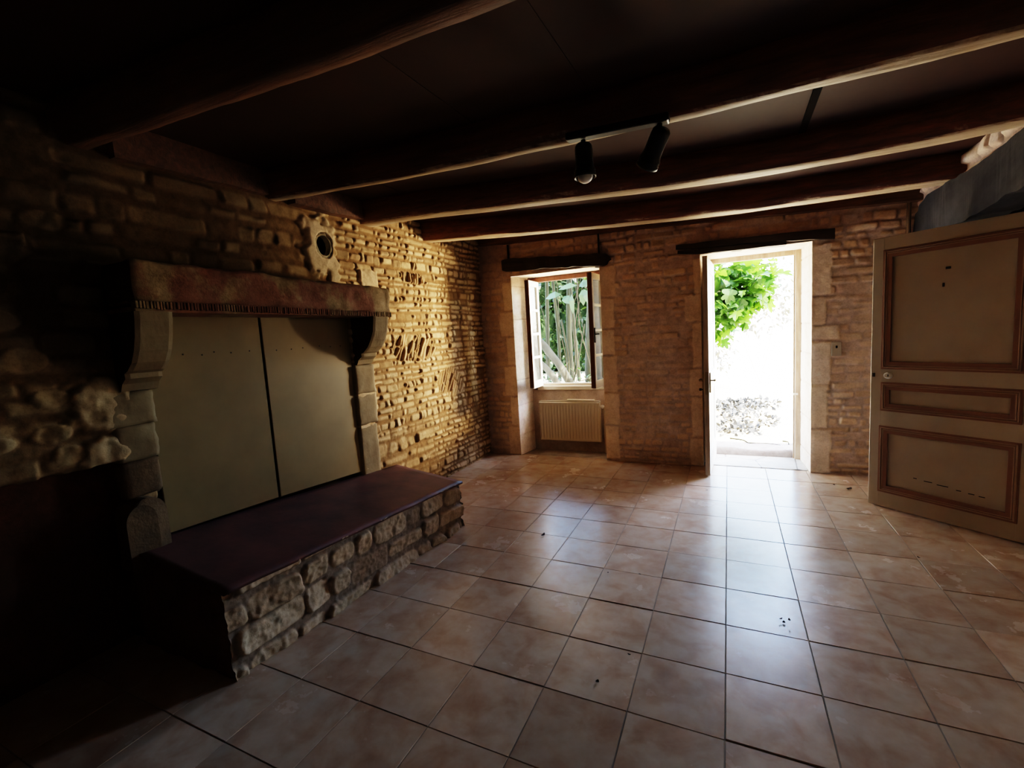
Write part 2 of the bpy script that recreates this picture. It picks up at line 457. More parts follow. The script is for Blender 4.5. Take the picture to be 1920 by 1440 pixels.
M['grout'] = m_plain('grout', (.36, .29, .23), (.16, .12, .09), .9, .1, 4, bump=.3)

def m_ground():
    t = NT('gravel_ground'); v = t.coords()
    n = t.noise(v, 1.6, 6, .65); f = t.noise(v, 45, 4, .7)
    c = t.ramp(n, [(.3, (.56, .45, .27)), (.7, (.74, .62, .41))])
    c = t.mix(.8, c, t.ramp(f, [(.3, (.7, .66, .6)), (.6, (1, 1, 1))]), 'MULTIPLY')
    t.bsdf(c, .95, .1, t.bump(f, .4, .02)); return t.m
M['ground'] = m_ground()

def m_flags():
    t = NT('flagstone'); v = t.coords()
    vo = t.n('ShaderNodeTexVoronoi', feature='DISTANCE_TO_EDGE', i_Scale=2.6); t.l(v, vo.inputs['Vector'])
    n = t.noise(v, 9, 6, .7)
    crack = t.ramp(t.math('ADD', vo.outputs['Distance'], t.math('MULTIPLY', n, .02)), [(.012, (.12, .1, .09)), (.03, (1, 1, 1))])
    c = t.ramp(n, [(.3, (.42, .40, .37)), (.7, (.64, .62, .58))])
    c = t.mix(.85, c, crack, 'MULTIPLY')
    t.bsdf(c, .75, .3, t.bump(n, .3, .006)); return t.m
M['flags'] = m_flags()
M['step'] = m_plain('step_stone', (.42, .37, .34), (.26, .22, .2), .9, .15, 12, bump=.5, bdist=.01)

# ------------------------------------------------------------------ camera
T = .335
Rm = None
def make_camera():
    f, pi_, ya, ro = 858.7077, -.1052, -.4447, .0608
    C = Vector((.0714 * T, -4.724 * T, 4.2706 * T))
    cy, sy, cp, spn, cr, sr = math.cos(ya), math.sin(ya), math.cos(pi_), math.sin(pi_), math.cos(ro), math.sin(ro)
    fwd = Vector((sy * cp, cy * cp, spn)); right = Vector((cy, -sy, 0)); down = -right.cross(fwd)
    r2 = right * cr + down * sr; d2 = -right * sr + down * cr
    cam = bpy.data.cameras.new('camera'); o = bpy.data.objects.new('camera', cam); col.objects.link(o)
    cam.sensor_width = 36; cam.lens = f / 1920 * 36; cam.clip_start = .02; cam.clip_end = 300
    m = Matrix((( r2.x, -d2.x, -fwd.x, C.x), (r2.y, -d2.y, -fwd.y, C.y), (r2.z, -d2.z, -fwd.z, C.z), (0, 0, 0, 1)))
    o.matrix_world = m
    scene.camera = o
make_camera()

XL, YB, XR = -2.65, 3.31, 1.43          # left wall, back wall, right wall
def zs(x): return 2.40 - .03 * (x + 2.65)    # beam soffits fall slightly to the right
def zc(x): return 2.56 - .03 * (x + 2.65)    # ceiling

# ------------------------------------------------------------------ floor
def build_floor():
    V, F, A = [], [], []
    g = .0021; R = random.Random(5)
    x0, x1, y0, y1 = -2.75, 2.3, -3.5, 3.345
    i0, i1 = int(math.floor(x0 / T)), int(math.ceil(x1 / T)); j0, j1 = int(math.floor(y0 / T)), int(math.ceil(y1 / T))
    for i in range(i0, i1):
        for j in range(j0, j1):
            gg = [g * R.uniform(.6, 1.1) for _ in range(4)]
            if j in (-1, 0, 2) and R.random() < .6: gg[2] += .0035
            a, b, c, d = i * T + gg[0], (i + 1) * T - gg[1], j * T + gg[2], (j + 1) * T - gg[3]
            if d > YB + .06 and not (-2.4 < (a + b) / 2 < -1.0): d = min(d, YB + .06)
            if a < x0 or b > x1 + T: pass
            tx, ty, tz = R.gauss(0, .0016), R.gauss(0, .0016), R.gauss(0, .0006)
            cx, cy = (a + b) / 2, (c + d) / 2
            n = len(V); k = .0014
            for (x, y) in ((a, c), (b, c), (b, d), (a, d)): V.append((x, y, -.006))
            for (x, y) in ((a, c), (b, c), (b, d), (a, d)): V.append((x, y, tz - .003 + (x - cx) * tx + (y - cy) * ty))
            for (x, y) in ((a + k, c + k), (b - k, c + k), (b - k, d - k), (a + k, d - k)): V.append((x, y, tz + (x - cx) * tx + (y - cy) * ty))
            for s in (0, 4):
                for q in range(4): F.append((n + s + q, n + s + (q + 1) % 4, n + s + 4 + (q + 1) % 4, n + s + 4 + q))
            F.append((n + 8, n + 9, n + 10, n + 11))
            cc = (R.random(), R.random(), R.random(), 1)
            A += [cc] * 12
    o = raw('floor', V, F, M['tiles'])
    at = o.data.color_attributes.new('tile', 'FLOAT_COLOR', 'POINT')
    at.data.foreach_set('color', np.array(A, np.float32).ravel())
    tag(o, 'floor of square terracotta coloured tiles in a straight grid', 'floor', kind='structure')
    b = raw('grout_bed', [(-3.1, -3.6, -.0028), (2.5, -3.6, -.0028), (2.5, 3.9, -.0028), (-3.1, 3.9, -.0028)], [(0, 1, 2, 3)], M['grout'], o)
build_floor()

# ------------------------------------------------------------------ stone walls
WX0, WX1, DX0, DX1 = -2.235, -1.20, -.215, .70       # window alcove and door opening in the back wall
WZ, DZ = 2.105, 2.095
quoins = [  # dressed blocks round the openings: x0 x1 z0 z1
    (-1.20, -1.03, 1.78, 2.10), (-1.20, -1.055, 1.44, 1.765), (-1.20, -1.06, 1.16, 1.43), (-1.20, -1.05, .76, 1.15), (-1.20, -1.035, .40, .745), (-1.20, -1.05, .02, .39),
    (-2.36, -2.235, 1.72, 2.05), (-2.42, -2.235, 1.42, 1.71), (-2.35, -2.235, 1.08, 1.41), (-2.40, -2.235, .72, 1.07), (-2.34, -2.235, .36, .71), (-2.39, -2.235, 0, .35),
    (-.37, -.215, 1.46, 1.72), (-.30, -.215, 1.0, 1.45), (-.33, -.215, .72, .99), (-.32, -.215, .3, .71), (-.34, -.215, 0, .29), (-.28, -.215, 1.73, 2.06),
    (.70, .85, 1.62, 2.06), (.70, .815, 1.36, 1.61), (.70, .915, 1.22, 1.355), (.70, .85, .82, 1.21), (.70, .83, .42, .81), (.70, .86, 0, .41)]

def back_fn(u, v):
    h, m, idn = coursed(u, v, 21, (.045, .085), (.06, .26), .012, (.003, .017), .016, .2)
    smear = sstep(fbm(u * 1.8, v * 1.8, 4, 3), -.15, .45)          # where mortar was smeared over the stones
    h = h * (1 - .6 * smear); m = m * (1 - .5 * smear)
    zone = np.zeros_like(u)
    dm = np.full_like(u, 9.0)
    for k, q in enumerate(quoins):
        q = list(q)
        # the side that meets the opening runs past it so that the arris stays straight
        if q[0] in (WX1, DX1): q[0] -= .05
        if q[1] in (WX0, DX0): q[1] += .05
        sd = rrect(u, v, q, .012, .010, k)
        near = sd < dm
        w = sstep(-sd, 0, .012)
        h = h * (1 - w) + w * (.012 + .0015 * fbm(u * 30, v * 30, k, 3)); m = np.maximum(m, w); zone = np.maximum(zone, w * (.55 + .4 * ((k * .37) % 1)))
        idn = np.where(w > .5, (k * .379) % 1, idn); dm = np.minimum(dm, sd)
    e = np.minimum.reduce([np.abs(u - WX0) + 9 * (v > WZ), np.abs(u - WX1) + 9 * (v > WZ), np.abs(u - DX0) + 9 * (v > DZ), np.abs(u - DX1) + 9 * (v > DZ)])
    k = 1 - sstep(e, .004, .03)
    h = h + .0035 * fbm(u * 26, v * 26, 7, 3) + .008 * fbm(u * 2.5, v * 2.5, 12, 2)
    h = h * (1 - k) + .011 * k
    darken = .35 * sstep(u, -2.2, -2.65) + .25 * sstep(v, .35, 0) + .25 * sstep(v, 2.0, 2.4)  # darker towards the left corner, the bottom and the top
    return h, pack(m, idn), pack(zone, np.clip(darken, 0, 1))

def reveal_fn(zone_v, seed, darken=0.0, rows=(.26, .40)):
    def fn(u, v):
        R = np.random.RandomState(seed)
        e = [-.1]
        while e[-1] < 2.4: e.append(e[-1] + R.uniform(*rows))
        e = np.array(e); r = np.searchsorted(e, v + .006 * fbm(u * 9, v * 9, seed, 2)) - 1
        d = np.minimum(v - e[r], e[r + 1] - v)
        w = sstep(d, .001, .010)
        h = -.006 * (1 - w) + .002 * fbm(u * 18, v * 18, seed, 3) + .003 * (R.rand(len(e))[r] - .5)
        return h, pack(w, (r * .37) % 1), pack(w * zone_v, np.full_like(u, darken))
    return fn

def build_back():
    S = Sheet()
    us = axis(XL - .16, 1.9, .0085, (WX0, WX1, DX0, DX1)); vs = axis(-.02, 2.62, .0085, (WZ, DZ))
    S.add((0, YB, 0), (1, 0, 0), (0, 0, 1), (0, -1, 0), us, vs, back_fn, ((WX0, WX1, -1, WZ), (DX0, DX1, -1, DZ)))
    y0 = YB - .011
    # window alcove: left, right, head
    vz = axis(-.02, WZ, .012)
    S.add((WX0, y0, 0), (.14, 1, 0), (0, 0, 1), (1, 0, 0), axis(0, .36, .012)[::-1], vz, reveal_fn(1.0, 3), )
    S.add((WX1, y0, 0), (-.05, 1, 0), (0, 0, 1), (-1, 0, 0), axis(0, .36, .012), vz, reveal_fn(1.0, 5))
    S.add((0, y0, WZ), (1, 0, 0), (0, 1, 0), (0, 0, -1), axis(WX0 - .01, WX1 + .01, .02), axis(0, .36, .02), reveal_fn(.9, 7, rows=(.5, .9)))
    # alcove back below the window
    def apron(u, v):
        h = .003 * fbm(u * 10, v * 10, 3, 3); return h, pack(np.zeros_like(u) + .4, u * 0 + .5), pack(u * 0, .42 * sstep(v, .74, .1) + .1)
    S.add((0, YB + .335, 0), (1, 0, 0), (0, 0, 1), (0, -1, 0), axis(WX0, WX1, .02), axis(-.02, .76, .02), apron)
    # door reveals and head
    vd = axis(-.02, DZ, .012)
    S.add((DX1, y0, 0), (-.06, 1, 0), (0, 0, 1), (-1, 0, 0), axis(0, .50, .012), vd, reveal_fn(1.0, 9))
    S.add((DX0, y0, 0), (.03, 1, 0), (0, 0, 1), (1, 0, 0), axis(0, .50, .012)[::-1], vd, reveal_fn(1.0, 11))
    S.add((0, y0, DZ), (1, 0, 0), (0, 1, 0), (0, 0, -1), axis(DX0 - .01, DX1 + .01, .02), axis(0, .50, .02), reveal_fn(.9, 13, rows=(.5, .9)))
    # outer face of the same wall
    S.add((0, YB + .50, 0), (1, 0, 0), (0, 0, 1), (0, 1, 0), axis(-3.2, 2.6, .06, (-2.16, -1.27, DX0 + .02, DX1 - .03))[::-1], axis(-.1, 3.2, .06, (.72, WZ, DZ)),
          lambda u, v: (.01 * fbm(u * 5, v * 5, 2), pack(u * 0 + .8, np.abs(vnoise(u * 6, v * 9, 3))), pack(u * 0)), ((-2.16, -1.27, .72, WZ), (DX0 + .02, DX1 - .03, -1, DZ)))
    for k, (x, sgn) in enumerate(((-2.165, 1), (-1.262, -1))):
        S.add((x, YB + .33, 0), (0, 1, 0), (0, 0, 1), (sgn, 0, 0), axis(0, .18, .03) if sgn < 0 else axis(0, .18, .03)[::-1], axis(.70, WZ + .02, .03), reveal_fn(.8, 15 + k))
    S.add((0, YB + .33, WZ), (1, 0, 0), (0, 1, 0), (0, 0, -1), axis(-2.17, -1.26, .03), axis(0, .18, .03), reveal_fn(.8, 18))
    S.add((0, YB + .33, .735), (1, 0, 0), (0, 1, 0), (0, 0, 1), axis(-2.17, -1.26, .03), axis(0, .2, .03), reveal_fn(.8, 19))
    o = S.build('wall_back', M['wall_back'])
    tag(o, 'back wall of small coursed rubble stones with dressed blocks round door and window', 'wall', kind='structure')
build_back()

boulders = [  # y z ry rz height id : big single stones left of the fireplace
    (-.47, 1.22, .135, .14, .05, .8), (-.50, 1.00, .12, .085, .045, .82), (-.85, 1.11, .08, .045, .03, .8), (-.66, 1.28, .07, .05, .025, .45), (-.72, 1.45, .09, .06, .025, .3),
    (-.95, 1.38, .12, .07, .025, .2), (-.8, 1.62, .1, .06, .02, .5), (-.62, 1.02, .07, .06, .025, .5), (-.98, .98, .1, .07, .03, .3), (-.66, 1.12, .075, .045, .02, .2),
    (-1.15, 1.2, .1, .07, .03, .5), (-1.2, 1.45, .1, .07, .03, .2), (-.93, 1.78, .1, .06, .02, .3), (-.75, 1.9, .12, .06, .015, .1), (-.58, 2.05, .1, .05, .015, .5)]
dressL = [(1.10, 1.345, 1.12, 1.27), (1.10, 1.36, .80, 1.11), (1.10, 1.33, .32, .79), (1.30, 1.52, 1.885, 2.04)]

def left_fn(u, v):
    h, m, idn = coursed(u, v, 31, (.04, .074), (.05, .19), .010, (.006, .021), .016, .10)
    h2, m2, id2 = coursed(u, v, 41, (.075, .13), (.12, .40), .022, (.002, .013), .02, .25)
    wl = sstep(u + .15 * fbm(u * 2, v * 2, 6, 2), 1.15, .75)            # coarser, plastered masonry on the near side
    wl = np.maximum(wl, .85 * sstep(v, .75, .55) * sstep(u, 2.3, 1.9))
    h = h * (1 - wl) + h2 * wl; m = m * (1 - wl) + m2 * wl * .8; idn = np.where(wl > .5, id2, idn)
    # patches of stones set on edge, slanting
    for (u0, v0, ru, rv, ang, sd) in ((1.92, 1.37, .34, .13, 62, 51), (2.50, .98, .26, .16, 58, 53), (1.2, 2.2, .0, .0, 60, 55), (2.0, 2.02, .22, .05, 88, 57), (.75, 2.1, .0, .09, 75, 58)):
        if ru == 0: continue
        a = math.radians(ang)
        ur = (u - u0) * math.cos(a) + (v - v0) * math.sin(a); vr = -(u - u0) * math.sin(a) + (v - v0) * math.cos(a)
        hh, mm, ii = coursed(ur, vr, sd, (.028, .05), (.14, .24), .009, (.006, .024), .008, .12)
        d = np.hypot((u - u0 + .35 * (v - v0)) / ru, (v - v0) / rv) + .2 * fbm(u * 8, v * 8, sd, 2)
        w = sstep(d, 1.05, .9)
        h = h * (1 - w) + hh * w; m = m * (1 - w) + mm * w; idn = np.where(w > .5, ii, idn)
    for k, (y, z, ry, rz, hh, ii) in enumerate(boulders):
        d = np.hypot((u - y) / ry, (v - z) / rz) + .22 * fbm(u * 11, v * 11, k, 3)
        w = sstep(d, 1.0, .72)
        h = h * (1 - w) + w * (hh * .55 + .012 * fbm(u * 17, v * 17, k + 3, 3)); m = np.maximum(m * (1 - w), w); idn = np.where(w > .5, ii, idn)
    zone = np.zeros_like(u); darken = np.zeros_like(u); red = np.zeros_like(u)
    for k, q in enumerate(dressL):
        sd = rrect(u, v, q, .012, .012, k + 3); w = sstep(-sd, 0, .014)
        h = h * (1 - w) + w * (.020 + .003 * fbm(u * 25, v * 25, k, 3)); m = np.maximum(m, w); zone = np.maximum(zone, w * .6); idn = np.where(w > .5, (k * .31) % 1, idn)
    h = h + .004 * fbm(u * 26, v * 26, 7, 3) + .014 * fbm(u * 1.7, v * 1.7, 12, 2)
    # splash of pale plaster with the round flue hole
    d = np.hypot((u - .955) / .165, (v - 2.14) / .25) + .75 * fbm(u * 11, v * 11, 8, 4)
    pl = sstep(d, 1.1, .7); h = h * (1 - pl) + pl * (.016 + .005 * fbm(u * 20, v * 20, 2, 3)); zone = np.maximum(zone, pl * .75); m = np.maximum(m, pl)
    # fireplace opening, boarded up: sunk
    op = sstep(-rrect(u, v, (-.30, 1.135, .2, 1.70), .005, 0), -.004, .004)
    h = h * (1 - op) - .07 * op; darken = np.maximum(darken, op)
    hole = sstep(np.hypot(u - .963, (v - 2.168) / 1.15), .080, .074)
    h = h * (1 - hole) - .2 * hole; darken = np.maximum(darken, hole)
    # low niche left of the hearth
    ni = sstep(-rrect(u, v, (-2.0, -.425, -.2, .935), .02, .008, 4), -.006, .006)
    h = h * (1 - ni) - .13 * ni; red = np.maximum(red, ni * .9); m = m * (1 - ni); darken = np.maximum(darken, ni * .12)
    # shade painted in: darker towards the near end, shadow left of the mantel
    dim = .30 * sstep(u, 1.15, .3) * sstep(v, 1.75, 1.9) + .7 * np.exp(-(((u + .55) / .22) ** 2 + ((v - 1.63) / .2) ** 2)) + .2 * sstep(u, 1.0, .4)
    dim = dim + .2 * sstep(v, .8, .5) + .15 * sstep(u, 1.2, .2)
    dim = dim + .22 * sstep(u, -.2, -.5)
    dim = dim * (1 - .8 * pl)
    darken = np.maximum(darken, np.clip(dim * (1 - .5 * zone), 0, .93))
    return h, pack(m, idn), pack(zone, darken, red)

def build_left():
    S = Sheet()
    us = np.concatenate([axis(-3.5, -1.3, .05)[:-1], axis(-1.3, YB + .06, .0085)]); vs = axis(-.02, 2.62, .0085)
    S.add((XL, 0, 0), (0, 1, 0), (0, 0, 1), (1, 0, 0), us, vs, left_fn)
    o = S.build('wall_left', M['wall_left'])
    tag(o, 'left wall of rough rubble stones with a low niche beside the fireplace', 'wall', kind='structure')
build_left()

def right_fn(u, v):
    h, m, idn = coursed(u, v, 61, (.09, .16), (.12, .28), .018, (.01, .035), .02, .05)
    return h + .004 * fbm(u * 26, v * 26, 7, 3), pack(m, idn * .2 + .75), pack(m * .9, .1 * u * 0)
def build_right():
    S = Sheet()
    us = np.concatenate([axis(-3.5, 1.2, .06, (0,))[:-1], axis(1.2, YB + .05, .012, (1.45, 2.9))]); vs = np.concatenate([axis(-.02, 1.9, .06)[:-1], axis(1.9, 2.62, .012, (2.02,))])
    S.add((XR, 0, 0), (0, 1, 0), (0, 0, 1), (-1, 0, 0), us[::-1], vs, right_fn, ((1.45, 2.9, -1, 2.02),))
    # reveals of the opening and the dark passage beyond it
    for y, s in ((1.45, 1), (2.9, -1)):
        S.add((XR, y, 0), (1, 0, 0), (0, 0, 1), (0, s, 0), axis(-.01, .45, .03) if s < 0 else axis(-.01, .45, .03), axis(-.02, 2.03, .03), reveal_fn(.5, 23))
    o = S.build('wall_right', M['wall_back'])
    tag(o, 'right wall of rubble stone with an inner doorway under a grey timber', 'wall', kind='structure')
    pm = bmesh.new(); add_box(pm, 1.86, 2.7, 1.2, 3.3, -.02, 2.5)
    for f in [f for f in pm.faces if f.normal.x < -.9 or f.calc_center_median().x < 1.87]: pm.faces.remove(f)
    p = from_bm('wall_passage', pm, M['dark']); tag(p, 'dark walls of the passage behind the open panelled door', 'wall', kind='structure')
build_right()
rw = raw('wall_rear', [(-3.2, -3.45, -.02), (2.6, -3.45, -.02), (2.6, -3.45, 2.7), (-3.2, -3.45, 2.7)], [(0, 1, 2, 3)], M['plate'])
tag(rw, 'rear wall behind the viewer', 'wall', kind='structure')

# ------------------------------------------------------------------ ceiling, seams, beams
cb = bmesh.new()
xs = [-3.2, 2.8]
vv = [cb.verts.new((x, y, zc(x) + dz)) for dz in (0, .12) for x in xs for y in (-3.6, 3.9)]
for q in ((0, 1, 3, 2), (4, 6, 7, 5), (0, 2, 6, 4), (1, 5, 7, 3), (0, 4, 5, 1), (2, 3, 7, 6)): cb.faces.new([vv[i] for i in q])
tag(from_bm('ceiling', cb, M['ceiling']), 'dark brown boarded ceiling between the beams', 'ceiling', kind='structure')
def strip(name, p, q, w, th, mat):
    p, q = Vector(p), Vector(q); d = (q - p).normalized(); s = Vector((-d.y, d.x, 0)) * w / 2
    a = []
    for e in (p, q):
        for k in (-1, 1):
            for dz in (0, -th): a.append((e + s * k + Vector((0, 0, zc(e.x) + dz))).to_tuple())
    return raw(name, a, [(0, 2, 3, 1), (4, 5, 7, 6), (0, 1, 5, 4), (2, 6, 7, 3), (1, 3, 7, 5), (0, 4, 6, 2)], mat)
tag(strip('trim_1', (.40, .62, 0), (.41, 1.75, 0), .034, .010, M['seam']), 'dark strip over a ceiling board joint right of the spotlights', 'ceiling trim', kind='structure')
for k, (x, y0, y1) in enumerate(((-1.17, -.3, .62), (-.56, -.3, .62), (-2.2, .62, 1.4), (1.3, -.3, .5))):
    tag(strip('trim_%d' % (k + 2), (x, y0, 0), (x + .03, y1, 0), .010, .003, M['ceiling']), 'thin joint between brown ceiling boards', 'ceiling trim', 'ceiling board joints', kind='structure')

def beam(name, ctrl, soff, cham, label, seed, top_w=.17, x_end=1.6, zoff=0.0, mat=None):
    """ctrl: (x, y of the near lower arris); hewn, slightly bowed"""
    n = 90
    path = smooth_path([(x, y, 0) for x, y in ctrl], n)
    # profile in (y, z) relative to the near soffit arris; near face leans, the arris towards the viewer is worn off
    prof = [(-cham * .9, .20), (-cham * .95, .12), (-cham * .85, cham * 1.15), (-cham * .55, cham * .6), (-cham * .2, cham * .18), (0, 0),
            (soff * .33, -.003), (soff * .66, -.003), (soff, 0), (soff + .012, .02), (soff + .016, .09), (soff + .015, .20)]
    V, F = [], []
    for i, p in enumerate(path):
        z0 = zs(p.x) + zoff
        for k, (dy, dz) in enumerate(prof):
            q = Vector((p.x, p.y + dy, z0 + dz))
            a = .007 if 2 <= k <= 9 else .004
            o1 = mn.noise(Vector((q.x * 3.5, k * .45 + seed, seed * 2.0))) * a + mn.noise(Vector((q.x * 13, k * 1.1, seed * 5.0))) * a * .55
            o2 = mn.noise(Vector((q.x * 2.2 + 7, k * .4, seed * 3.0))) * a
            V.append((q.x, q.y + o1, q.z + (o2 if k not in (0, 11) else 0)))
    m = len(prof)
    for i in range(n - 1):
        for k in range(m - 1):
            a = i * m + k; F.append((a, a + m, a + m + 1, a + 1))
        F.append((i * m + m - 1, (i + 1) * m + m - 1, (i + 1) * m, i * m))
    F.append(tuple(range(m))); F.append(tuple(range((n - 1) * m + m - 1, (n - 1) * m - 1, -1)))
    o = raw(name, V, F, mat or M['beam'], smooth=True)
    return tag(o, label, 'beam', 'ceiling beams', 'thing')

beam('ceiling_beam', [(-2.72, -.46), (-1.9, -.43), (-1.15, -.40), (-.6, -.405), (.4, -.43), (1.6, -.45)], .075, .06, 'rough brown ceiling beam nearest the viewer, above the fireplace\'s near end', 1, mat=M['beam_near'])
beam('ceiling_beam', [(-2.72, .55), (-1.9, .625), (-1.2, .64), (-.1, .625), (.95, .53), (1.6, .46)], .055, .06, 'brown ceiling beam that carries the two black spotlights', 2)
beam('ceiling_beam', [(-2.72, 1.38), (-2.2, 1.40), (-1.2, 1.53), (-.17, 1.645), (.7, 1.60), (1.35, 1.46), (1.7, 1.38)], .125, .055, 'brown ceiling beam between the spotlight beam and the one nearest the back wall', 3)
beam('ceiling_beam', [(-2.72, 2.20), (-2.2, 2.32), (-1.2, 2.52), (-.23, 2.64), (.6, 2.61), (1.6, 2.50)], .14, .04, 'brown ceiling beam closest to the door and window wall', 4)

# timber plate along the top of the back wall, and short blocking along the left wall
def tapered(name, pts, label, mat, group=None, cat='beam', kind='thing', amp=.006, seed=0):
    V, F = [], []
    n = 60
    P = [smooth_path([p[k] for p in pts], n) for k in range(4)]
    for i in range(n):
        for k in range(4):
            q = P[k][i]
            d = Vector((mn.noise(q * 7 + Vector((seed, k, 0))), mn.noise(q * 6 + Vector((k, seed, 3))), mn.noise(q * 8 + Vector((2, k, seed))))) * amp
            V.append(tuple(q + d))
    for i in range(n - 1):
        for k in range(4):
            a, b = i * 4 + k, i * 4 + (k + 1) % 4
            F.append((a, b, b + 4, a + 4))
    F.append((3, 2, 1, 0)); e = (n - 1) * 4; F.append((e, e + 1, e + 2, e + 3))
    o = raw(name, V, F, mat)
    return tag(o, label, cat, group, kind)
def xsec(x, y0, y1, z0, z1): return [(x, y0, z0), (x, y1, z0), (x, y1, z1), (x, y0, z1)]
tapered('wall_plate', [xsec(-2.68, 3.27, 3.36, 2.50, 2.62), xsec(-1.9, 3.25, 3.36, 2.455, 2.6), xsec(-.9, 3.24, 3.36, 2.42, 2.58), xsec(-.2, 3.23, 3.36, 2.385, 2.56), xsec(.6, 3.23, 3.36, 2.345, 2.54), xsec(1.46, 3.22, 3.36, 2.30, 2.5)],
        'brown timber plate along the top of the back wall', M['plate'], seed=3)
def ysec(y, x0, x1, z0, z1): return [(x0, y, z0), (x1, y, z0), (x1, y, z1), (x0, y, z1)]
tapered('wall_plate', [ysec(-.30, -2.72, -2.60, 2.385, 2.58), ysec(.1, -2.72, -2.60, 2.40, 2.58), ysec(.52, -2.72, -2.605, 2.41, 2.58)], 'short brown timber on the left wall between the two nearest beams', M['beam_near'], seed=5)
tapered('wall_plate', [ysec(.70, -2.72, -2.58, 2.40, 2.58), ysec(1.0, -2.72, -2.575, 2.40, 2.58), ysec(1.34, -2.72, -2.585, 2.42, 2.58)], 'short brown timber on the left wall above the plaster patch', M['beam_near'], seed=6)

# lintels over the openings
tapered('window_lintel', [xsec(-2.315, 3.262, 3.40, 2.19, 2.25), xsec(-2.28, 3.255, 3.40, 2.17, 2.295), xsec(-1.9, 3.25, 3.40, 2.145, 2.275), xsec(-1.5, 3.25, 3.40, 2.125, 2.245), xsec(-1.16, 3.255, 3.40, 2.10, 2.225), xsec(-1.10, 3.26, 3.40, 2.135, 2.205), xsec(-1.065, 3.27, 3.40, 2.15, 2.17)],
        'thick crooked dark timber lintel above the window', M['lintel'], cat='lintel', amp=.018, seed=8)
dl = empty('door_lintel', (0, 3.27, 2.12)); tag(dl, 'long thin split dark timber lintel above the open front door', 'lintel', kind='thing')
def child_at(o, parent):
    o.parent = parent; o.matrix_parent_inverse = Matrix.Translation(parent.location).inverted(); return o
a = tapered('upper_board', [xsec(-.43, 3.265, 3.38, 2.172, 2.208), xsec(-.2, 3.255, 3.38, 2.150, 2.205), xsec(.2, 3.25, 3.38, 2.14, 2.195), xsec(.6, 3.25, 3.38, 2.11, 2.185), xsec(.86, 3.255, 3.38, 2.09, 2.175)], None, M['lintel'], None, None, None, .007, 11)
child_at(a, dl)
a = tapered('lower_board', [xsec(-.415, 3.265, 3.38, 2.128, 2.156), xsec(-.2, 3.26, 3.38, 2.10, 2.142), xsec(.2, 3.262, 3.38, 2.092, 2.134), xsec(.5, 3.262, 3.38, 2.088, 2.115)], None, M['lintel'], None, None, None, .005, 12)
child_at(a, dl)
tapered('doorway_lintel', [ysec(3.27, 1.385, 1.56, 2.03, 2.20), ysec(3.1, 1.375, 1.56, 2.01, 2.245), ysec(2.9, 1.37, 1.56, 1.99, 2.285), ysec(2.5, 1.365, 1.56, 1.975, 2.275), ysec(2.2, 1.36, 1.56, 1.98, 2.268), ysec(1.9, 1.36, 1.56, 2.0, 2.29), ysec(1.4, 1.36, 1.56, 2.03, 2.315)],
        'massive smoke-grey timber lintel above the panelled inner door', M['grey_timber'], cat='lintel', amp=.014, seed=14)

# ------------------------------------------------------------------ fireplace
fp = empty('fireplace', (XL, .45, 0)); tag(fp, 'old stone fireplace with a heavy mantel on corbels, boarded up', 'fireplace')
fpI = Matrix.Translation(fp.location).inverted()
def fpc(o, parent=None):
    o.parent = parent or fp; o.matrix_parent_inverse = (Matrix.Translation(fp.location)).inverted(); return o
def mant_edge(p):
    # ragged top edge, and the block leans in slightly towards the wall at its top
    t = (p.y + .41) / 1.76
    p = p.copy(); p.z += (1 - t) * .02
    return p
M['darken'] = m_plain('flue_soot', (.004, .003, .003), (.002, .002, .002), .95, .0, 8)
M['foot'] = m_plain('jamb_foot_stone', (.14, .088, .048), (.08, .05, .028), .9, .2, 8, bump=.5, bdist=.008)
M['side_shade'] = m_plain('brown_side_shade', (.06, .032, .02), (.03, .018, .012), .85, .2, 8, bump=.4, bdist=.006)
def side_shade(o, lim=-.6):  # faces turned away from the door painted darker, standing in for shade
    o.data.materials.append(M['side_shade'])
    for p in o.data.polygons:
        if p.normal.y < lim: p.material_index = 1
    return o
mo = fpc(rough_block('mantel', -2.70, -2.40, -.405, 1.36, 1.665, 1.862, M['mantel'], None, .010, .022, 9, 3, .010, mant_edge))
dm = bmesh.new()
y = -.40
while y < 1.345:
    w = .0155 * rnd.uniform(.8, 1.15)
    t = (y + .41) / 1.76; dz = (1 - t) * .02
    add_box(dm, -2.44, -2.398 + rnd.uniform(-.004, .002), y, y + w - .004, 1.636 + dz + rnd.uniform(-.002, .003), 1.672 + dz, .002)
    y += w
add_box(dm, -2.66, -2.412, -.40, 1.355, 1.640, 1.668, .003)
side_shade(mo)
d_ = from_bm('dentil_moulding', dm, M['mantel']); d_.parent = mo; d_.matrix_parent_inverse = Matrix.Identity(4)
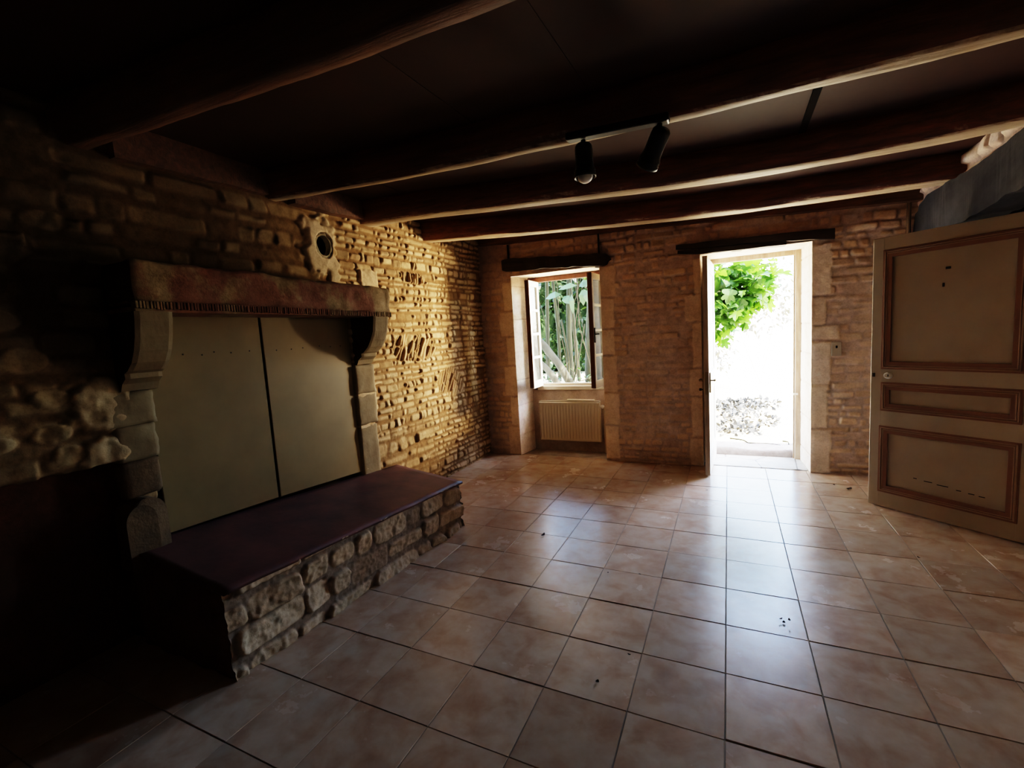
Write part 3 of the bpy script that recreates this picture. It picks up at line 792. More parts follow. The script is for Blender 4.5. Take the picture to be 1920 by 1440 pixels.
def corbel(y0, y1, seed):
    # quarter-round bracket growing out of the wall, with a thin slab beneath its roll
    prof = [(-2.68, 1.645), (-2.405, 1.645), (-2.41, 1.60), (-2.425, 1.53), (-2.45, 1.465), (-2.485, 1.41), (-2.53, 1.372), (-2.56, 1.36), (-2.56, 1.335), (-2.60, 1.31), (-2.62, 1.275), (-2.68, 1.265)]
    bm = bmesh.new(); n = 8; rows = []
    for i in range(n + 1):
        y = y0 + (y1 - y0) * i / n
        e = .006 if i in (0, n) else 0
        rows.append([bm.verts.new((x - (e if x > -2.6 else 0) + .004 * mn.noise(Vector((x * 12, y * 12 + seed, z * 12))), y + .003 * mn.noise(Vector((x * 15, seed, z * 15))), z)) for x, z in prof])
    for a, b in zip(rows, rows[1:]):
        for k in range(len(prof)): bm.faces.new((a[k], b[k], b[(k + 1) % len(prof)], a[(k + 1) % len(prof)]))
    bm.faces.new(rows[0]); bm.faces.new(rows[-1][::-1])
    bmesh.ops.recalc_face_normals(bm, faces=bm.faces)
    return side_shade(from_bm('corbel', bm, M['dressed']))
fpc(corbel(-.405, -.245, 1)); fpc(corbel(1.155, 1.325, 4))
# jambs: left one a stack of blocks with a rounded foot, right one flush dressed blocks
jb = bmesh.new()
def jamb_block(z0, z1, y0, y1, x1, seed):
    o = rough_block('jamb_block', -2.70, x1, y0, y1, z0, z1, M['dressed'], None, .008, .022, 11, seed, .007)
    return o
jl = fpc(jamb_block(1.10, 1.27, -.47, -.262, -2.622, 21)); jl.name = 'jamb'
for z0, z1, y0, y1, x1, s in ((.925, 1.105, -.455, -.27, -2.625, 22),):
    b = jamb_block(z0, z1, y0, y1, x1, s); b.parent = jl; b.matrix_parent_inverse = Matrix.Identity(4)
shaft = rough_block('jamb_shaft', -2.70, -2.625, -.455, -.272,   .74, .93, M['foot'], jl, .006, .022, 10, 25, .012); pass
ft = bmesh.new()
# foot with a half-round roll at its head
prof = []
for k in range(13):
    an = math.pi * k / 12
    prof.append((-.392 + .082 * math.cos(math.pi - an) * -1, .66 + .085 * math.sin(an)))
pts = [(-.31, .40), (-.31, .66)] + [(-.392 + .082 * math.cos(math.pi * k / 12), .66 + .088 * math.sin(math.pi * k / 12)) for k in range(1, 12)] + [(-.474, .66), (-.474, .40)]
fr = [ft.verts.new((-2.565, y, z)) for y, z in pts]; bk = [ft.verts.new((-2.70, y, z)) for y, z in pts]
fi = [ft.verts.new((-2.552, -.392 + (y + .347) * .8, .40 + (z - .40) * .93)) for y, z in pts]
for k in range(len(pts)):
    q = (k + 1) % len(pts)
    ft.faces.new((bk[k], bk[q], fr[q], fr[k])); ft.faces.new((fr[k], fr[q], fi[q], fi[k]))
ft.faces.new(fi); ft.faces.new(bk[::-1]); bmesh.ops.recalc_face_normals(ft, faces=ft.faces)
foot = from_bm('jamb_foot', ft, M['foot'], jl); pass
jr = fpc(rough_block('jamb', -2.70, -2.625, 1.125, 1.335, .34, .78, M['dressed'], None, .006, .024, 11, 31, .008))
b = rough_block('jamb_block', -2.70, -2.622, 1.125, 1.345, .785, 1.03, M['dressed'], jr, .005, .024, 11, 32, .008)
b = rough_block('jamb_block', -2.70, -2.62, 1.125, 1.35, 1.035, 1.27, M['dressed'], jr, .005, .024, 11, 33, .008)

# two painted boards closing the opening
def board(y0, y1, zb0, zb1, x, label, seed):
    V = []
    for xx in (x - .012, x):
        V += [(xx, y0, zb0), (xx, y1, zb1), (xx, y1 , 1.66), (xx, y0, 1.66)]
    bm = bmesh.new(); vs = [bm.verts.new(v) for v in V]
    for f in ((4, 5, 6, 7), (3, 2, 1, 0), (0, 1, 5, 4), (1, 2, 6, 5), (2, 3, 7, 6), (3, 0, 4, 7)): bm.faces.new([vs[i] for i in f])
    bmesh.ops.bevel(bm, geom=bm.edges[:], offset=.002, segments=1, affect='EDGES')
    o = from_bm('fireplace_board', bm, M['boards']); tag(o, label, 'board', 'painted boards closing the fireplace')
    # a row of nail heads and filled holes near the top
    R = random.Random(seed)
    for k in range(6):
        yy = y0 + .1 + (y1 - y0 - .2) * (k + R.uniform(-.2, .2)) / 5
        nb = bmesh.new(); lathe(nb, [(.0045, 0), (.0045, .0015), (.002, .003)], Matrix.Translation((x, yy, 1.435 + R.uniform(-.008, .008))) @ Matrix.Rotation(math.pi / 2, 4, 'Y'), 8)
        from_bm('nail_head', nb, M['iron'], o)
board(-.275, .378, .503, .470, -2.652, 'left beige painted board of the two closing the fireplace opening', 3)
board(.392, 1.128, .470, .420, -2.648, 'right beige painted board of the two closing the fireplace opening', 4)

# ------------------------------------------------------------------ raised hearth
he = empty('raised_hearth', (-2.2, .45, 0)); tag(he, 'low stone hearth with a dark wine-red top in front of the fireplace', 'hearth')
heI = Matrix.Translation(he.location).inverted()
def hearth_fn(u, v):
    h, m, idn = coursed(u, v, 71, (.10, .15), (.13, .42), .010, (.008, .026), .014, .04)
    h = h + .010 * fbm(u * 26, v * 26, 3, 4) * m + .005 * fbm(u * 60, v * 60, 5, 2)
    return h, pack(m, idn * .5 + .45), pack(m * .45, .12 * (1 - m))
S = Sheet()
p0, p1 = Vector((-1.955, -.45, 0)), Vector((-1.835, 1.27, 0))
L = (p1 - p0).length; eu = (p1 - p0) / L; nn = Vector((eu.y, -eu.x, 0))
def hz(u): return .420 - .055 * u / L
S.add(p0, eu, (0, 0, 1), nn, axis(0, L, .0065), axis(-.01, .40, .0065), hearth_fn)
# far end, running back to the wall
q1 = Vector((-2.62, 1.50, 0)); L2 = (q1 - p1).length; e2 = (q1 - p1) / L2
S.add(p1, e2, (0, 0, 1), Vector((e2.y, -e2.x, 0)), axis(0, L2, .012), axis(-.01, .365, .012), hearth_fn)
V = np.concatenate(S.V)
# cut the front to the slope of the top
for k in range(len(S.V)):
    P = S.V[k]; t = np.clip((P[:, 1] + .45) / 1.75, 0, 1); top = .412 - .058 * t
    P[:, 2] = np.minimum(P[:, 2], top); S.V[k] = P
st = S.build('stone_front', M['hearthstone']); st.parent = he; st.matrix_parent_inverse = heI
tb = bmesh.new()
top = [(-1.928, -.462, .418), (-1.808, 1.285, .358), (-2.63, 1.53, .362), (-2.70, -.462, .512)]
nU, nV = 40, 16
gr = {}
for i in range(nU + 1):
    for j in range(nV + 1):
        s, t = i / nU, j / nV
        a = Vector(top[0]).lerp(Vector(top[1]), s); b = Vector(top[3]).lerp(Vector(top[2]), s)
        p = a.lerp(b, t); p.z += .004 * mn.noise(p * 5)
        if j == 0: p.x += .006 * mn.noise(Vector((p.y * 12, 0, 1)))
        gr[i, j] = (tb.verts.new(p), tb.verts.new(p - Vector((0, 0, .016))))
for i in range(nU):
    for j in range(nV):
        tb.faces.new([gr[i, j][0], gr[i + 1, j][0], gr[i + 1, j + 1][0], gr[i, j + 1][0]])
        tb.faces.new([gr[i, j][1], gr[i, j + 1][1], gr[i + 1, j + 1][1], gr[i + 1, j][1]])
for i in range(nU):
    tb.faces.new([gr[i, 0][0], gr[i, 0][1], gr[i + 1, 0][1], gr[i + 1, 0][0]]); tb.faces.new([gr[i, nV][0], gr[i + 1, nV][0], gr[i + 1, nV][1], gr[i, nV][1]])
for j in range(nV):
    tb.faces.new([gr[0, j][0], gr[0, j + 1][0], gr[0, j + 1][1], gr[0, j][1]]); tb.faces.new([gr[nU, j][0], gr[nU, j][1], gr[nU, j + 1][1], gr[nU, j + 1][0]])
ht = from_bm('hearth_slab', tb, M['hearth_top'], he, True); ht.matrix_parent_inverse = heI; ht['label'] = 'dark wine-red slab'
e = rough_block('near_end', -2.66, -1.965, -.452, -.38, -.005, .40, M['hearth_end'], he, .008, .03, 11, 5, .008); e.matrix_parent_inverse = heI
for v in e.data.vertices:
    if v.co.z > .2: v.co.z += (-(v.co.x + 1.93)) * .12
e['label'] = 'reddish brick end of the hearth'

# flue hole lined with pale plaster
def flue():
    root = empty('flue_opening', (XL + .013, .955, 2.16)); tag(root, 'round black flue hole in a ragged patch of pale plaster above the mantel', 'flue hole')
    n, m = 72, 12
    V, F = [], []
    for j in range(m + 1):
        for i in range(n):
            an = 2 * math.pi * i / n
            k = j / m
            out = Vector((math.cos(an) * .082, math.sin(an) * .092, 0))
            f = 1 + .34 * mn.noise(Vector((math.cos(an) * 1.9, math.sin(an) * 1.9, 3))) + .26 * mn.noise(Vector((math.cos(an) * 5, math.sin(an) * 5, 7)))
            inn = Vector((math.cos(an) * .062 + .008, math.sin(an) * .072 + .008, 0))
            p = inn.lerp(out * f, k ** 1.1)
            h = .003 * (1 - k ** 4) + .006 * mn.noise(Vector((p.x * 16, p.y * 16, 1))) - (.03 if j == m else 0) - (.05 if j == 0 else 0)
            V.append((h - .006, p.x, p.y))
    for j in range(m):
        for i in range(n):
            a, b = j * n + i, j * n + (i + 1) % n
            F.append((a, a + n, b + n, b))
    raw('plaster_patch', V, F, M['plaster'], root, True)
    bm = bmesh.new()
    r1 = [bm.verts.new((-.005, math.cos(2 * math.pi * i / 32) * .064 + .008, math.sin(2 * math.pi * i / 32) * .074 + .008)) for i in range(32)]
    r2 = [bm.verts.new((-.16, v.co.y, v.co.z)) for v in r1]
    for i in range(32): bm.faces.new((r1[i], r1[(i + 1) % 32], r2[(i + 1) % 32], r2[i]))
    bm.faces.new(r2)
    from_bm('flue_pipe', bm, M['darken'], root)
flue()

# ------------------------------------------------------------------ window
win = empty('window_1', (-1.70, 3.64, .76)); tag(win, 'small casement window with both leaves swung inward', 'window', kind='structure')
winI = Matrix.Translation(win.location).inverted()
def wc(o, parent=None):
    o.parent = parent or win; o.matrix_parent_inverse = winI if parent is None else Matrix.Identity(4); return o
fy0, fy1 = 3.615, 3.675
bm = bmesh.new()
add_box(bm, -2.165, -2.05, fy0, fy1, .745, 2.105, .004); add_box(bm, -1.305, -1.24, fy0 + .015, fy1, .745, 2.105, .004)
add_box(bm, -2.10, -1.27, fy0 + .002, fy1 - .002, 2.045, 2.10, .004)
wc(from_bm('window_frame', bm, M['brown_wood']))
bm = bmesh.new(); add_box(bm, -2.10, -1.25, fy0 - .015, fy1 + .02, .745, .795, .006); add_box(bm, -2.09, -1.28, fy0 + .03, fy1 + .01, .78, .825, .006)
wc(from_bm('window_sill', bm, M['cream']))
def casement(name, hinge, ang, width, flip, label, face_mat, handle):
    """leaf in local coordinates: hinge at the origin, leaf along +x, z up"""
    root = bpy.data.objects.new(name, None); col.objects.link(root); root['label'] = label
    root.parent = win; root.matrix_parent_inverse = winI
    root.location = hinge; root.rotation_euler = (0, 0, ang)
    z0, z1, t, st = 0.0, 1.245, .038, .055
    rails = [0, .085]
    bm = bmesh.new()
    add_box(bm, 0, st, -t / 2, t / 2, z0, z1, .003); add_box(bm, width - st, width, -t / 2 - .001, t / 2 + .001, z0, z1, .003)
    add_box(bm, st - .004, width - st + .004, -t / 2, t / 2, z0, z0 + .085, .003); add_box(bm, st - .004, width - st + .004, -t / 2, t / 2, z1 - .065, z1, .003)
    lo, hi = z0 + .085, z1 - .065
    for k in (1, 2, 3):
        zz = lo + (hi - lo) * k / 4; add_box(bm, st - .004, width - st + .004, -t / 2, t / 2, zz - .014, zz + .014, .003)
    f = from_bm('sash', bm, face_mat, root)
    for k in range(4):
        a = lo + (hi - lo) * k / 4 + (.014 if k else 0); b = lo + (hi - lo) * (k + 1) / 4 - (.014 if k < 3 else 0)
        g = bmesh.new(); add_box(g, st - .003, width - st + .003, -.002, .002, a - .003, b + .003, 0)
        from_bm('pane', g, M['glass'], root)
    # the meeting edge shows bare brown wood
    bm = bmesh.new(); add_box(bm, width, width + .012, -t / 2 - .006, t / 2 + .006, z0 + .01, z1, .002); from_bm('meeting_stile', bm, M['brown_wood'], root)['label'] = 'dark brown edge strip'
    if handle:
        bm = bmesh.new(); add_box(bm, width - .04, width - .018, flip * .018, flip * .030, .50, .66, .002)
        add_box(bm, width - .036, width - .022, flip * .02, flip * .075, .585, .598, .002)
        add_box(bm, width - .022, width + .065, flip * .064, flip * .076, .584, .600, .003)
        from_bm('handle', bm, M['iron'], root)
    else:
        for zz in (.16, 1.08):
            bm = bmesh.new(); lathe(bm, [(.007, -.045), (.008, -.04), (.008, .04), (.007, .045)], Matrix.Translation((-.004, -flip * .0, zz)), 10); from_bm('hinge', bm, M['iron'], root)
    return root
casement('window_leaf', (-2.045, 3.612, .800), math.radians(-89), .315, 1, 'left window leaf, its white face lit by daylight', M['white'], False)
casement('window_leaf', (-1.266, 3.606, .800), math.radians(-95.5), .352, 1, 'right window leaf, seen edge-on with a dark handle', M['cream'], True)
# hanger rods above the lintel
for x, z0, z1, lb in ((-2.245, 2.26, 2.46, 'thin dark metal tie above the left end of the window lintel'), (-1.195, 2.20, 2.44, 'thin dark metal tie above the right end of the window lintel')):
    bm = bmesh.new(); add_box(bm, x - .006, x + .006, 3.268, 3.30, z0, z1, .002)
    tag(from_bm('metal_tie', bm, M['iron']), lb, 'metal tie', 'ties above the window lintel')

# ------------------------------------------------------------------ radiator
ra = empty('radiator', (-1.68, 3.53, .14)); tag(ra, 'cream steel panel radiator in the alcove under the window', 'radiator')
bm = bmesh.new()
rx0, rx1, rz0, rz1 = -.385, .365, 0, .475
nu = 150
row0, row1 = [], []
prof = [(.0, rz0), (-.012, rz0 + .012), (-.012, rz0 + .05), (-.012, rz1 - .05), (-.012, rz1 - .012), (.0, rz1)]
grid = []
for i in range(nu + 1):
    x = rx0 + (rx1 - rx0) * i / nu
    c = (.5 - .5 * math.cos(2 * math.pi * (x - rx0) / .037)) ** 2 * .006
    edge = i in (0, nu)
    grid.append([bm.verts.new((x, (0 if edge else y0) + (c if (1 < k < 4) and not edge else 0), z)) for k, (y0, z) in enumerate(prof)])
for a, b in zip(grid, grid[1:]):
    for k in range(len(prof) - 1): bm.faces.new((a[k], b[k], b[k + 1], a[k + 1]))
add_box(bm, rx0, rx1, -.001, .05, rz0, rz1, .003)
from_bm('front_panel', bm, M['radiator'], ra)
bm = bmesh.new()
for i in range(46):
    x = rx0 + .015 + (rx1 - rx0 - .03) * i / 45; add_box(bm, x - .004, x + .004, .0, .05, rz1, rz1 + .006, 0)
add_box(bm, rx0, rx1, -.004, .002, rz1 - .004, rz1 + .010, .002); add_box(bm, rx0, rx1, .048, .052, rz1 - .004, rz1 + .010, .001)
from_bm('top_grille', bm, M['radiator'], ra)
va = bmesh.new()
lathe(va, [(.008, 0), (.012, .004), (.012, .03), (.02, .034), (.022, .04), (.022, .06), (.018, .065)], Matrix.Translation((.40, .03, .425)) @ Matrix.Rotation(math.pi / 2, 4, 'X'), 16)
vo = from_bm('valve', va, M['porcelain'], ra, True)
pb = bmesh.new(); tube(pb, [(.36, .02, .425), (.40, .022, .425), (.405, .03, .40), (.405, .035, .2), (.405, .035, -.13)], .007); from_bm('pipe', pb, M['radiator'], ra, True)
for x in (-.25, .24):
    bb = bmesh.new(); add_box(bb, x - .015, x + .015, .049, .10, .05, .43, .002); from_bm('bracket', bb, M['radiator'], ra)
bm = bmesh.new(); add_box(bm, -.03, .305, -.012, .022, .487, .503, .004)
sk = from_bm('wooden_stick', bm, M['cream']); sk.location = ra.location; sk.rotation_euler = (0, math.radians(.6), math.radians(-1.2)); sk.location.z += .002
tag(sk, 'short pale stick lying on top of the radiator', 'stick')

# ------------------------------------------------------------------ front door
fd = empty('door_1', (-.125, 3.76, 0)); tag(fd, 'white front door standing open into the room, seen edge-on', 'door', kind='structure')
ang = math.radians(-92.6)
leaf = bpy.data.objects.new('door_leaf', None); col.objects.link(leaf); leaf.parent = fd; leaf.rotation_euler = (0, 0, ang)
W, H, t = .79, 2.035, .042
bm = bmesh.new()
add_box(bm, 0, .10, -t / 2, t / 2, .012, H, .004); add_box(bm, W - .10, W, -t / 2, t / 2, .012, H, .004)
for z0, z1 in ((.012, .20), (.80, .95), (1.36, 1.43), (H - .11, H)): add_box(bm, .097, W - .097, -t / 2, t / 2, z0, z1, .004)
from_bm('door_frame', bm, M['white'], leaf)
for z0, z1 in ((.20, .80), (.95, 1.36), (1.43, H - .11)):
    bm = bmesh.new(); add_box(bm, .09, W - .09, -.010, .010, z0 - .01, z1 + .01, .0)
    p = from_bm('door_panel', bm, M['white'], leaf)
    bm = bmesh.new()
    for s in (-1, 1):
        for k, (a, b) in enumerate(((.0, .016), (.026, .034))):
            y0, y1 = sorted((s * .009, s * (.019 - .004 * k)))
            add_box(bm, .10 + a, .10 + b, y0, y1, z0 + a, z1 - a, .002); add_box(bm, W - .10 - b, W - .10 - a, y0, y1, z0 + a, z1 - a, .002)
            add_box(bm, .10 + a, W - .10 - a, y0, y1, z0 + a, z0 + b, .002); add_box(bm, .10 + a, W - .10 - a, y0, y1, z1 - b, z1 - a, .002)
    from_bm('moulding', bm, M['white'], leaf)
# weathered edge strip and the hardware
bm = bmesh.new(); add_box(bm, W, W + .004, -t / 2, t / 2, .012, H, .001); from_bm('leading_edge', bm, M['leaf_wood'], leaf)
hb = bmesh.new()
for s in (-1, 1):
    add_box(hb, W - .075, W - .035, *sorted((s * .021, s * .034)), .79, .98, .003)
    tube(hb, [(W - .055, s * .022, .905), (W - .055, s * .062, .905)], .008)
    tube(hb, [(W - .055, s * .062, .905), (W - .09, s * .066, .905), (W - .17, s * .064, .902)], [.011, .011, .010])
hd = from_bm('handle', hb, M['brass'], leaf, True)
kb = bmesh.new(); tube(kb, [(W - .055, -.026, .82), (W - .055, -.05, .82)], .006); add_box(kb, W - .058, W - .052, -.07, -.048, .808, .832, .002); from_bm('key', kb, M['iron'], leaf)
bm = bmesh.new(); add_box(bm, W + .003, W + .007, -.013, .013, .78, .99, .001); from_bm('lock_plate', bm, M['brass'], leaf)
bm = bmesh.new()
add_box(bm, .625, .69, 3.745, 3.80, .0, 2.095, .004); add_box(bm, -.20, -.135, 3.765, 3.81, .0, 2.095, .004); add_box(bm, -.14, .63, 3.75, 3.80, 2.045, 2.097, .004)
add_box(bm, .612, .628, 3.775, 3.80, .0, 2.05, .003)
fr = from_bm('door_surround', bm, M['leaf_wood'], fd); fr.matrix_parent_inverse = Matrix.Translation(fd.location).inverted()
bm = bmesh.new(); add_box(bm, .608, .650, 3.735, 3.752, .665, .685, .003); k = from_bm('strike_plate', bm, M['porcelain'], fd); k.matrix_parent_inverse = Matrix.Translation(fd.location).inverted()

# ------------------------------------------------------------------ panelled inner door
pdx, pdy = .967, 2.567
pd = empty('door_2', (1.637, 2.028, 0), 0); tag(pd, 'beige panelled inner door with brown mouldings, open at the right', 'door', kind='structure')
u = Vector((.7788, -.6272, 0)); nrm = Vector((-.6272, -.7788, 0))
Md = Matrix(((u.x, -nrm.x, 0, pdx), (u.y, -nrm.y, 0, pdy), (0, 0, 1, 0), (0, 0, 0, 1)))      # local x along the leaf, local -y towards the viewer
pdI = Matrix.Translation(pd.location).inverted()
def pdc(o, parent=None): o.parent = parent or pd; o.matrix_parent_inverse = pdI; return o
PW, PH = .86, 1.955
bm = bmesh.new()
panels = [(.064, .785, 1.030, 1.868), (.066, .787, .727, .937), (.061, .790, .122, .618)]
add_box(bm, 0, .07, 0, .036, .012, PH, .004, M=Md); add_box(bm, .78, PW, 0, .036, .012, PH, .004, M=Md)
for z0, z1 in ((.012, .13), (.61, .735), (.93, 1.04), (1.86, PH)): add_box(bm, .066, .784, 0.0005, .0355, z0, z1, .002, M=Md)
pdc(from_bm('door_frame', bm, M['door_beige']))
for (a, b, z0, z1) in panels:
    bm = bmesh.new(); add_box(bm, a + .03, b - .03, .012, .024, z0 + .03, z1 - .03, 0, M=Md)
    pn = pdc(from_bm('door_panel', bm, M['door_beige']))
    def frame(a, b, z0, z1, w, y0, y1, bev):
        bm = bmesh.new()
        add_box(bm, a, a + w, y0, y1, z0, z1, bev, M=Md); add_box(bm, b - w, b, y0, y1, z0, z1, bev, M=Md)
        add_box(bm, a + w * .9, b - w * .9, y0 + .0004, y1, z0, z0 + w, bev, M=Md); add_box(bm, a + w * .9, b - w * .9, y0 + .0004, y1, z1 - w, z1, bev, M=Md)
        return bm
    mo1 = from_bm('moulding', frame(a, b, z0, z1, .055, -.004, .016, .002), M['door_brown'], pn); mo1.matrix_parent_inverse = Matrix.Identity(4); mo1.parent = pn
    mo1.matrix_parent_inverse = pn.matrix_parent_inverse.inverted() @ pdI if False else Matrix.Identity(4)
    b2 = frame(a + .012, b - .012, z0 + .012, z1 - .012, .007, -.010, .012, .002)
    t2 = frame(a + .024, b - .024, z0 + .024, z1 - .024, .006, -.008, .012, .002); merge(b2, t2)
    ln = from_bm('moulding_bead', b2, M['door_line'], pn)
kb = bmesh.new()
lathe(kb, [(.021, 0), (.023, .005), (.019, .009), (.012, .010), (.008, .007)], Md @ Matrix.Translation((.112, 0, .985)) @ Matrix.Rotation(math.pi / 2, 4, 'X') @ Matrix.Scale(1.3, 4, (1, 0, 0)), 20)
pdc(from_bm('key_rosette', kb, M['porcelain'], smooth=True))
kb = bmesh.new(); add_box(kb, .109, .115, -.0085, -.004, .978, .993, .001, M=Md); pdc(from_bm('keyhole', kb, M['black']))
kb = bmesh.new(); add_box(kb, .012, .03, -.003, .001, .972, 1.0, .001, M=Md); pdc(from_bm('latch', kb, M['iron']))
kb = bmesh.new(); add_box(kb, .405, .43, .006, .013, 1.685, 1.70, .002, M=Md); add_box(kb, .392, .402, .004, .013, 1.575, 1.60, .002, M=Md); pdc(from_bm('coat_hook_stub', kb, M['iron']))
kb = bmesh.new()
for a, z, w in ((.33, .262, .045), (.40, .255, .06), (.50, .245, .025), (.56, .240, .03), (.61, .236, .03), (.27, .268, .02)):
    add_box(kb, a, a + w, .0108, .0125, z, z + .005, .0005, M=Md)
pdc(from_bm('scuff_mark', kb, M['seam']))

# light switch
sw = empty('light_switch', (.885, YB - .012, 1.14)); tag(sw, 'small cream light switch on the wall right of the front door', 'switch')
bm = bmesh.new(); add_box(bm, -.037, .037, -.012, .004, -.062, .062, .004, 2); from_bm('plate', bm, M['plastic'], sw)
bm = bmesh.new(); add_box(bm, -.007, .007, -.016, -.010, .008, .030, .002); r_ = from_bm('rocker', bm, M['seam'], sw); r_['label'] = 'small dark rocker'
# pipe in the corner
bm = bmesh.new(); tube(bm, [(1.352, 3.262, 1.90), (1.352, 3.262, 2.0), (1.352, 3.262, 2.3)], .016, 12)
tag(from_bm('wall_pipe', bm, M['leaf_wood'], smooth=True), 'slim pale vertical pipe in the corner above the panelled door', 'pipe')

# ------------------------------------------------------------------ spotlights
tl = empty('track_light', (-.415, .555, 2.302)); tag(tl, 'black ceiling bar with two spotlights under the second beam', 'spotlight')
bm = bmesh.new()
bar_rot = Matrix.Rotation(math.radians(2.4), 4, 'Y')
add_box(bm, -.225, .225, -.028, .028, -.012, .022, .008, 2, bar_rot); from_bm('bar', bm, M['black'], tl)
def spot(x, z, axis_, length, label, deep=0.0):
    r = bpy.data.objects.new('spotlight_head', None); col.objects.link(r); r.parent = tl; r.location = (x, 0, z); r['label'] = label
    q = Vector((0, 0, -1)).rotation_difference(Vector(axis_).normalized()).to_matrix().to_4x4()
    bm = bmesh.new(); tube(bm, [(0, 0, .0), (0, 0, -.05)], .011, 10); from_bm('arm', bm, M['black'], r, True)
    off = Matrix.Translation(Vector((0, 0, -.045)) + Vector(axis_).normalized() * -.03)
    bm = bmesh.new()
    lathe(bm, [(.006, .0), (.030, -.002), (.038, -.012), (.040, -.03), (.040, -length * .62), (.046, -length * .78), (.049, -length * .80), (.046, -length * .83), (.049, -length * .86), (.046, -length * .89), (.050, -length * .93), (.050, -length), (.046, -length), (.042, -length * .7), (.036, -.02)], off @ q, 28, False)
    from_bm('shade', bm, M['black'], r, True)
    bm = bmesh.new()
    pr = [(.012, -length * .5)] + [(.034 * math.sin(a), -length * .93 - .034 * -math.cos(a) - .034 + .034) for a in (2.4, 2.0, 1.57, 1.2, .8, .4, .05)]
    pr = [(.012, -length * .55), (.022, -length * .72), (.033, -length * .88), (.035, -length * .97), (.033, -length * 1.03), (.026, -length * 1.10), (.015, -length * 1.145), (.003, -length * 1.155)]
    lathe(bm, [(a_, b_ + deep) for a_, b_ in pr], off @ q, 24); from_bm('bulb', bm, M['bulb'], r, True)
spot(-.148, -.01, (.02, .0, -1), .150, 'spotlight pointing straight down with a white bulb showing')
spot(.185, -.02, (-.50, .50, -.70), .165, 'spotlight tilted towards the door', .035)

# ------------------------------------------------------------------ debris on the floor
def litter(x, y, s, label, seed, kind='leaf'):
    R = random.Random(seed); bm = bmesh.new()
    n = 3 if kind == 'clump' else 1
    for q in range(n):
        an = R.uniform(0, 6.28); pts = []
        L_ = s * (1 if n == 1 else .6); w = L_ * R.uniform(.22, .42)
        ox, oy = (0, 0) if n == 1 else (R.uniform(-.5, .5) * s, R.uniform(-.5, .5) * s)
        rows = []
        for i in range(6):
            k = i / 5; ww = w * math.sin(math.pi * (k * .86 + .07)); xx = (k - .5) * L_; zz = .003 + .22 * L_ * (abs(k - .5) * 2) ** 2 + (0 if n == 1 else .01 * q)
            row = []
            for sgn in (-1, 0, 1):
                a = Vector((xx, ww * sgn, zz + (.25 * ww if sgn else 0)))
                row.append(bm.verts.new((ox + a.x * math.cos(an) - a.y * math.sin(an), oy + a.x * math.sin(an) + a.y * math.cos(an), a.z)))
            rows.append(row)
        for a, b in zip(rows, rows[1:]):
            for k in range(2): bm.faces.new((a[k], a[k + 1], b[k + 1], b[k]))
    o = from_bm('dry_leaf', bm, M['dry'], smooth=True); o.location = (x, y, .001)
    tag(o, label, 'dry leaf', 'dry leaf scraps on the tiles')
litter(.253, .769, .035, 'curled dark clump of dry leaf in front of the door, largest on the tiles', 3, 'clump')
litter(-1.183, 1.309, .05, 'dark dry leaf in the lit edge of the shadow right of the hearth', 4)
litter(.913, 2.886, .05, 'dry leaf scrap between the front door and the panelled door', 5)
litter(.826, 2.973, .022, 'tiny leaf crumb at the foot of the wall below the light switch', 6)
litter(1.014, 1.691, .022, 'tiny leaf crumb in the orange shade before the panelled door', 7)
litter(-.474, .10, .018, 'small leaf speck in the middle foreground tile', 8)
litter(-.384, .304, .016, 'smaller leaf speck just behind the middle foreground one', 9)
litter(-.158, 2.567, .02, 'small leaf crumb close to the edge of the open white door', 10)
litter(-.455, .997, .014, 'leaf speck in the pale light left of the door beam', 12)
litter(-.633, .955, .012, 'left one of two faint leaf specks amid the floor', 13)

# ------------------------------------------------------------------ outdoors
def build_out():
    # flagstone threshold in the thickness of the wall
    bm = bmesh.new(); add_box(bm, -.22, .69, 3.372, 3.80, -.06, .004, .004)
    tag(from_bm('threshold', bm, M['flags']), 'cracked flagstones in the doorway', 'threshold', kind='structure')
    # worn step
    V, F = [], []
    n = 40
    for i in range(n + 1):
        x = -.9 + 2.4 * i / n
        z = .092 - .024 * math.exp(-((x - .32) / .22) ** 2) + .004 * mn.noise(Vector((x * 6, 0, 0)))
        yy = 3.795 + .012 * mn.noise(Vector((x * 5, 3, 0)))
        V += [(x, yy, -.03), (x, yy, z * .5), (x, yy + .006, z - .01), (x, yy + .03, z), (x, 4.08, z * .3 + .062)]
    for i in range(n):
        for k in range(4):
            a = i * 5 + k; F.append((a, a + 5, a + 6, a + 1))
    tag(raw('doorstep', V, F, M['step'], smooth=True), 'worn stone doorstep outside the front door', 'step', kind='structure')
    # garden ground, rising away from the house
    us = np.concatenate([axis(-9, 9, .12)[:-1], axis(9, 60, 3)]); us = np.concatenate([axis(-60, -9, 3)[:-1], us]); vs = np.concatenate([axis(3.81, 10, .12)[:-1], axis(10, 70, 2.5)])
    S = Sheet()
    def gf(u, v):
        h = .055 + .02 * fbm(u * 1.3, v * 1.3, 3, 3) * sstep(v, 3.9, 4.6) + .012 * fbm(u * 6, v * 6, 5, 2) * sstep(v, 3.9, 4.4) + .035 * np.maximum(v - 7, 0)
        h = h + .10 * np.exp(-((u + .1) / .9) ** 2 - ((v - 5.9) / .6) ** 2)
        h = h + .45 * sstep(u, -1.1, -2.2) * sstep(v, 4.6, 5.6)
        return h, pack(u * 0), pack(u * 0)
    S.add((0, 0, 0), (1, 0, 0), (0, 1, 0), (0, 0, 1), us, vs, gf)
    tag(S.build('ground', M['ground']), 'sunlit pale gravel ground of the garden', 'ground', kind='structure')
build_out()

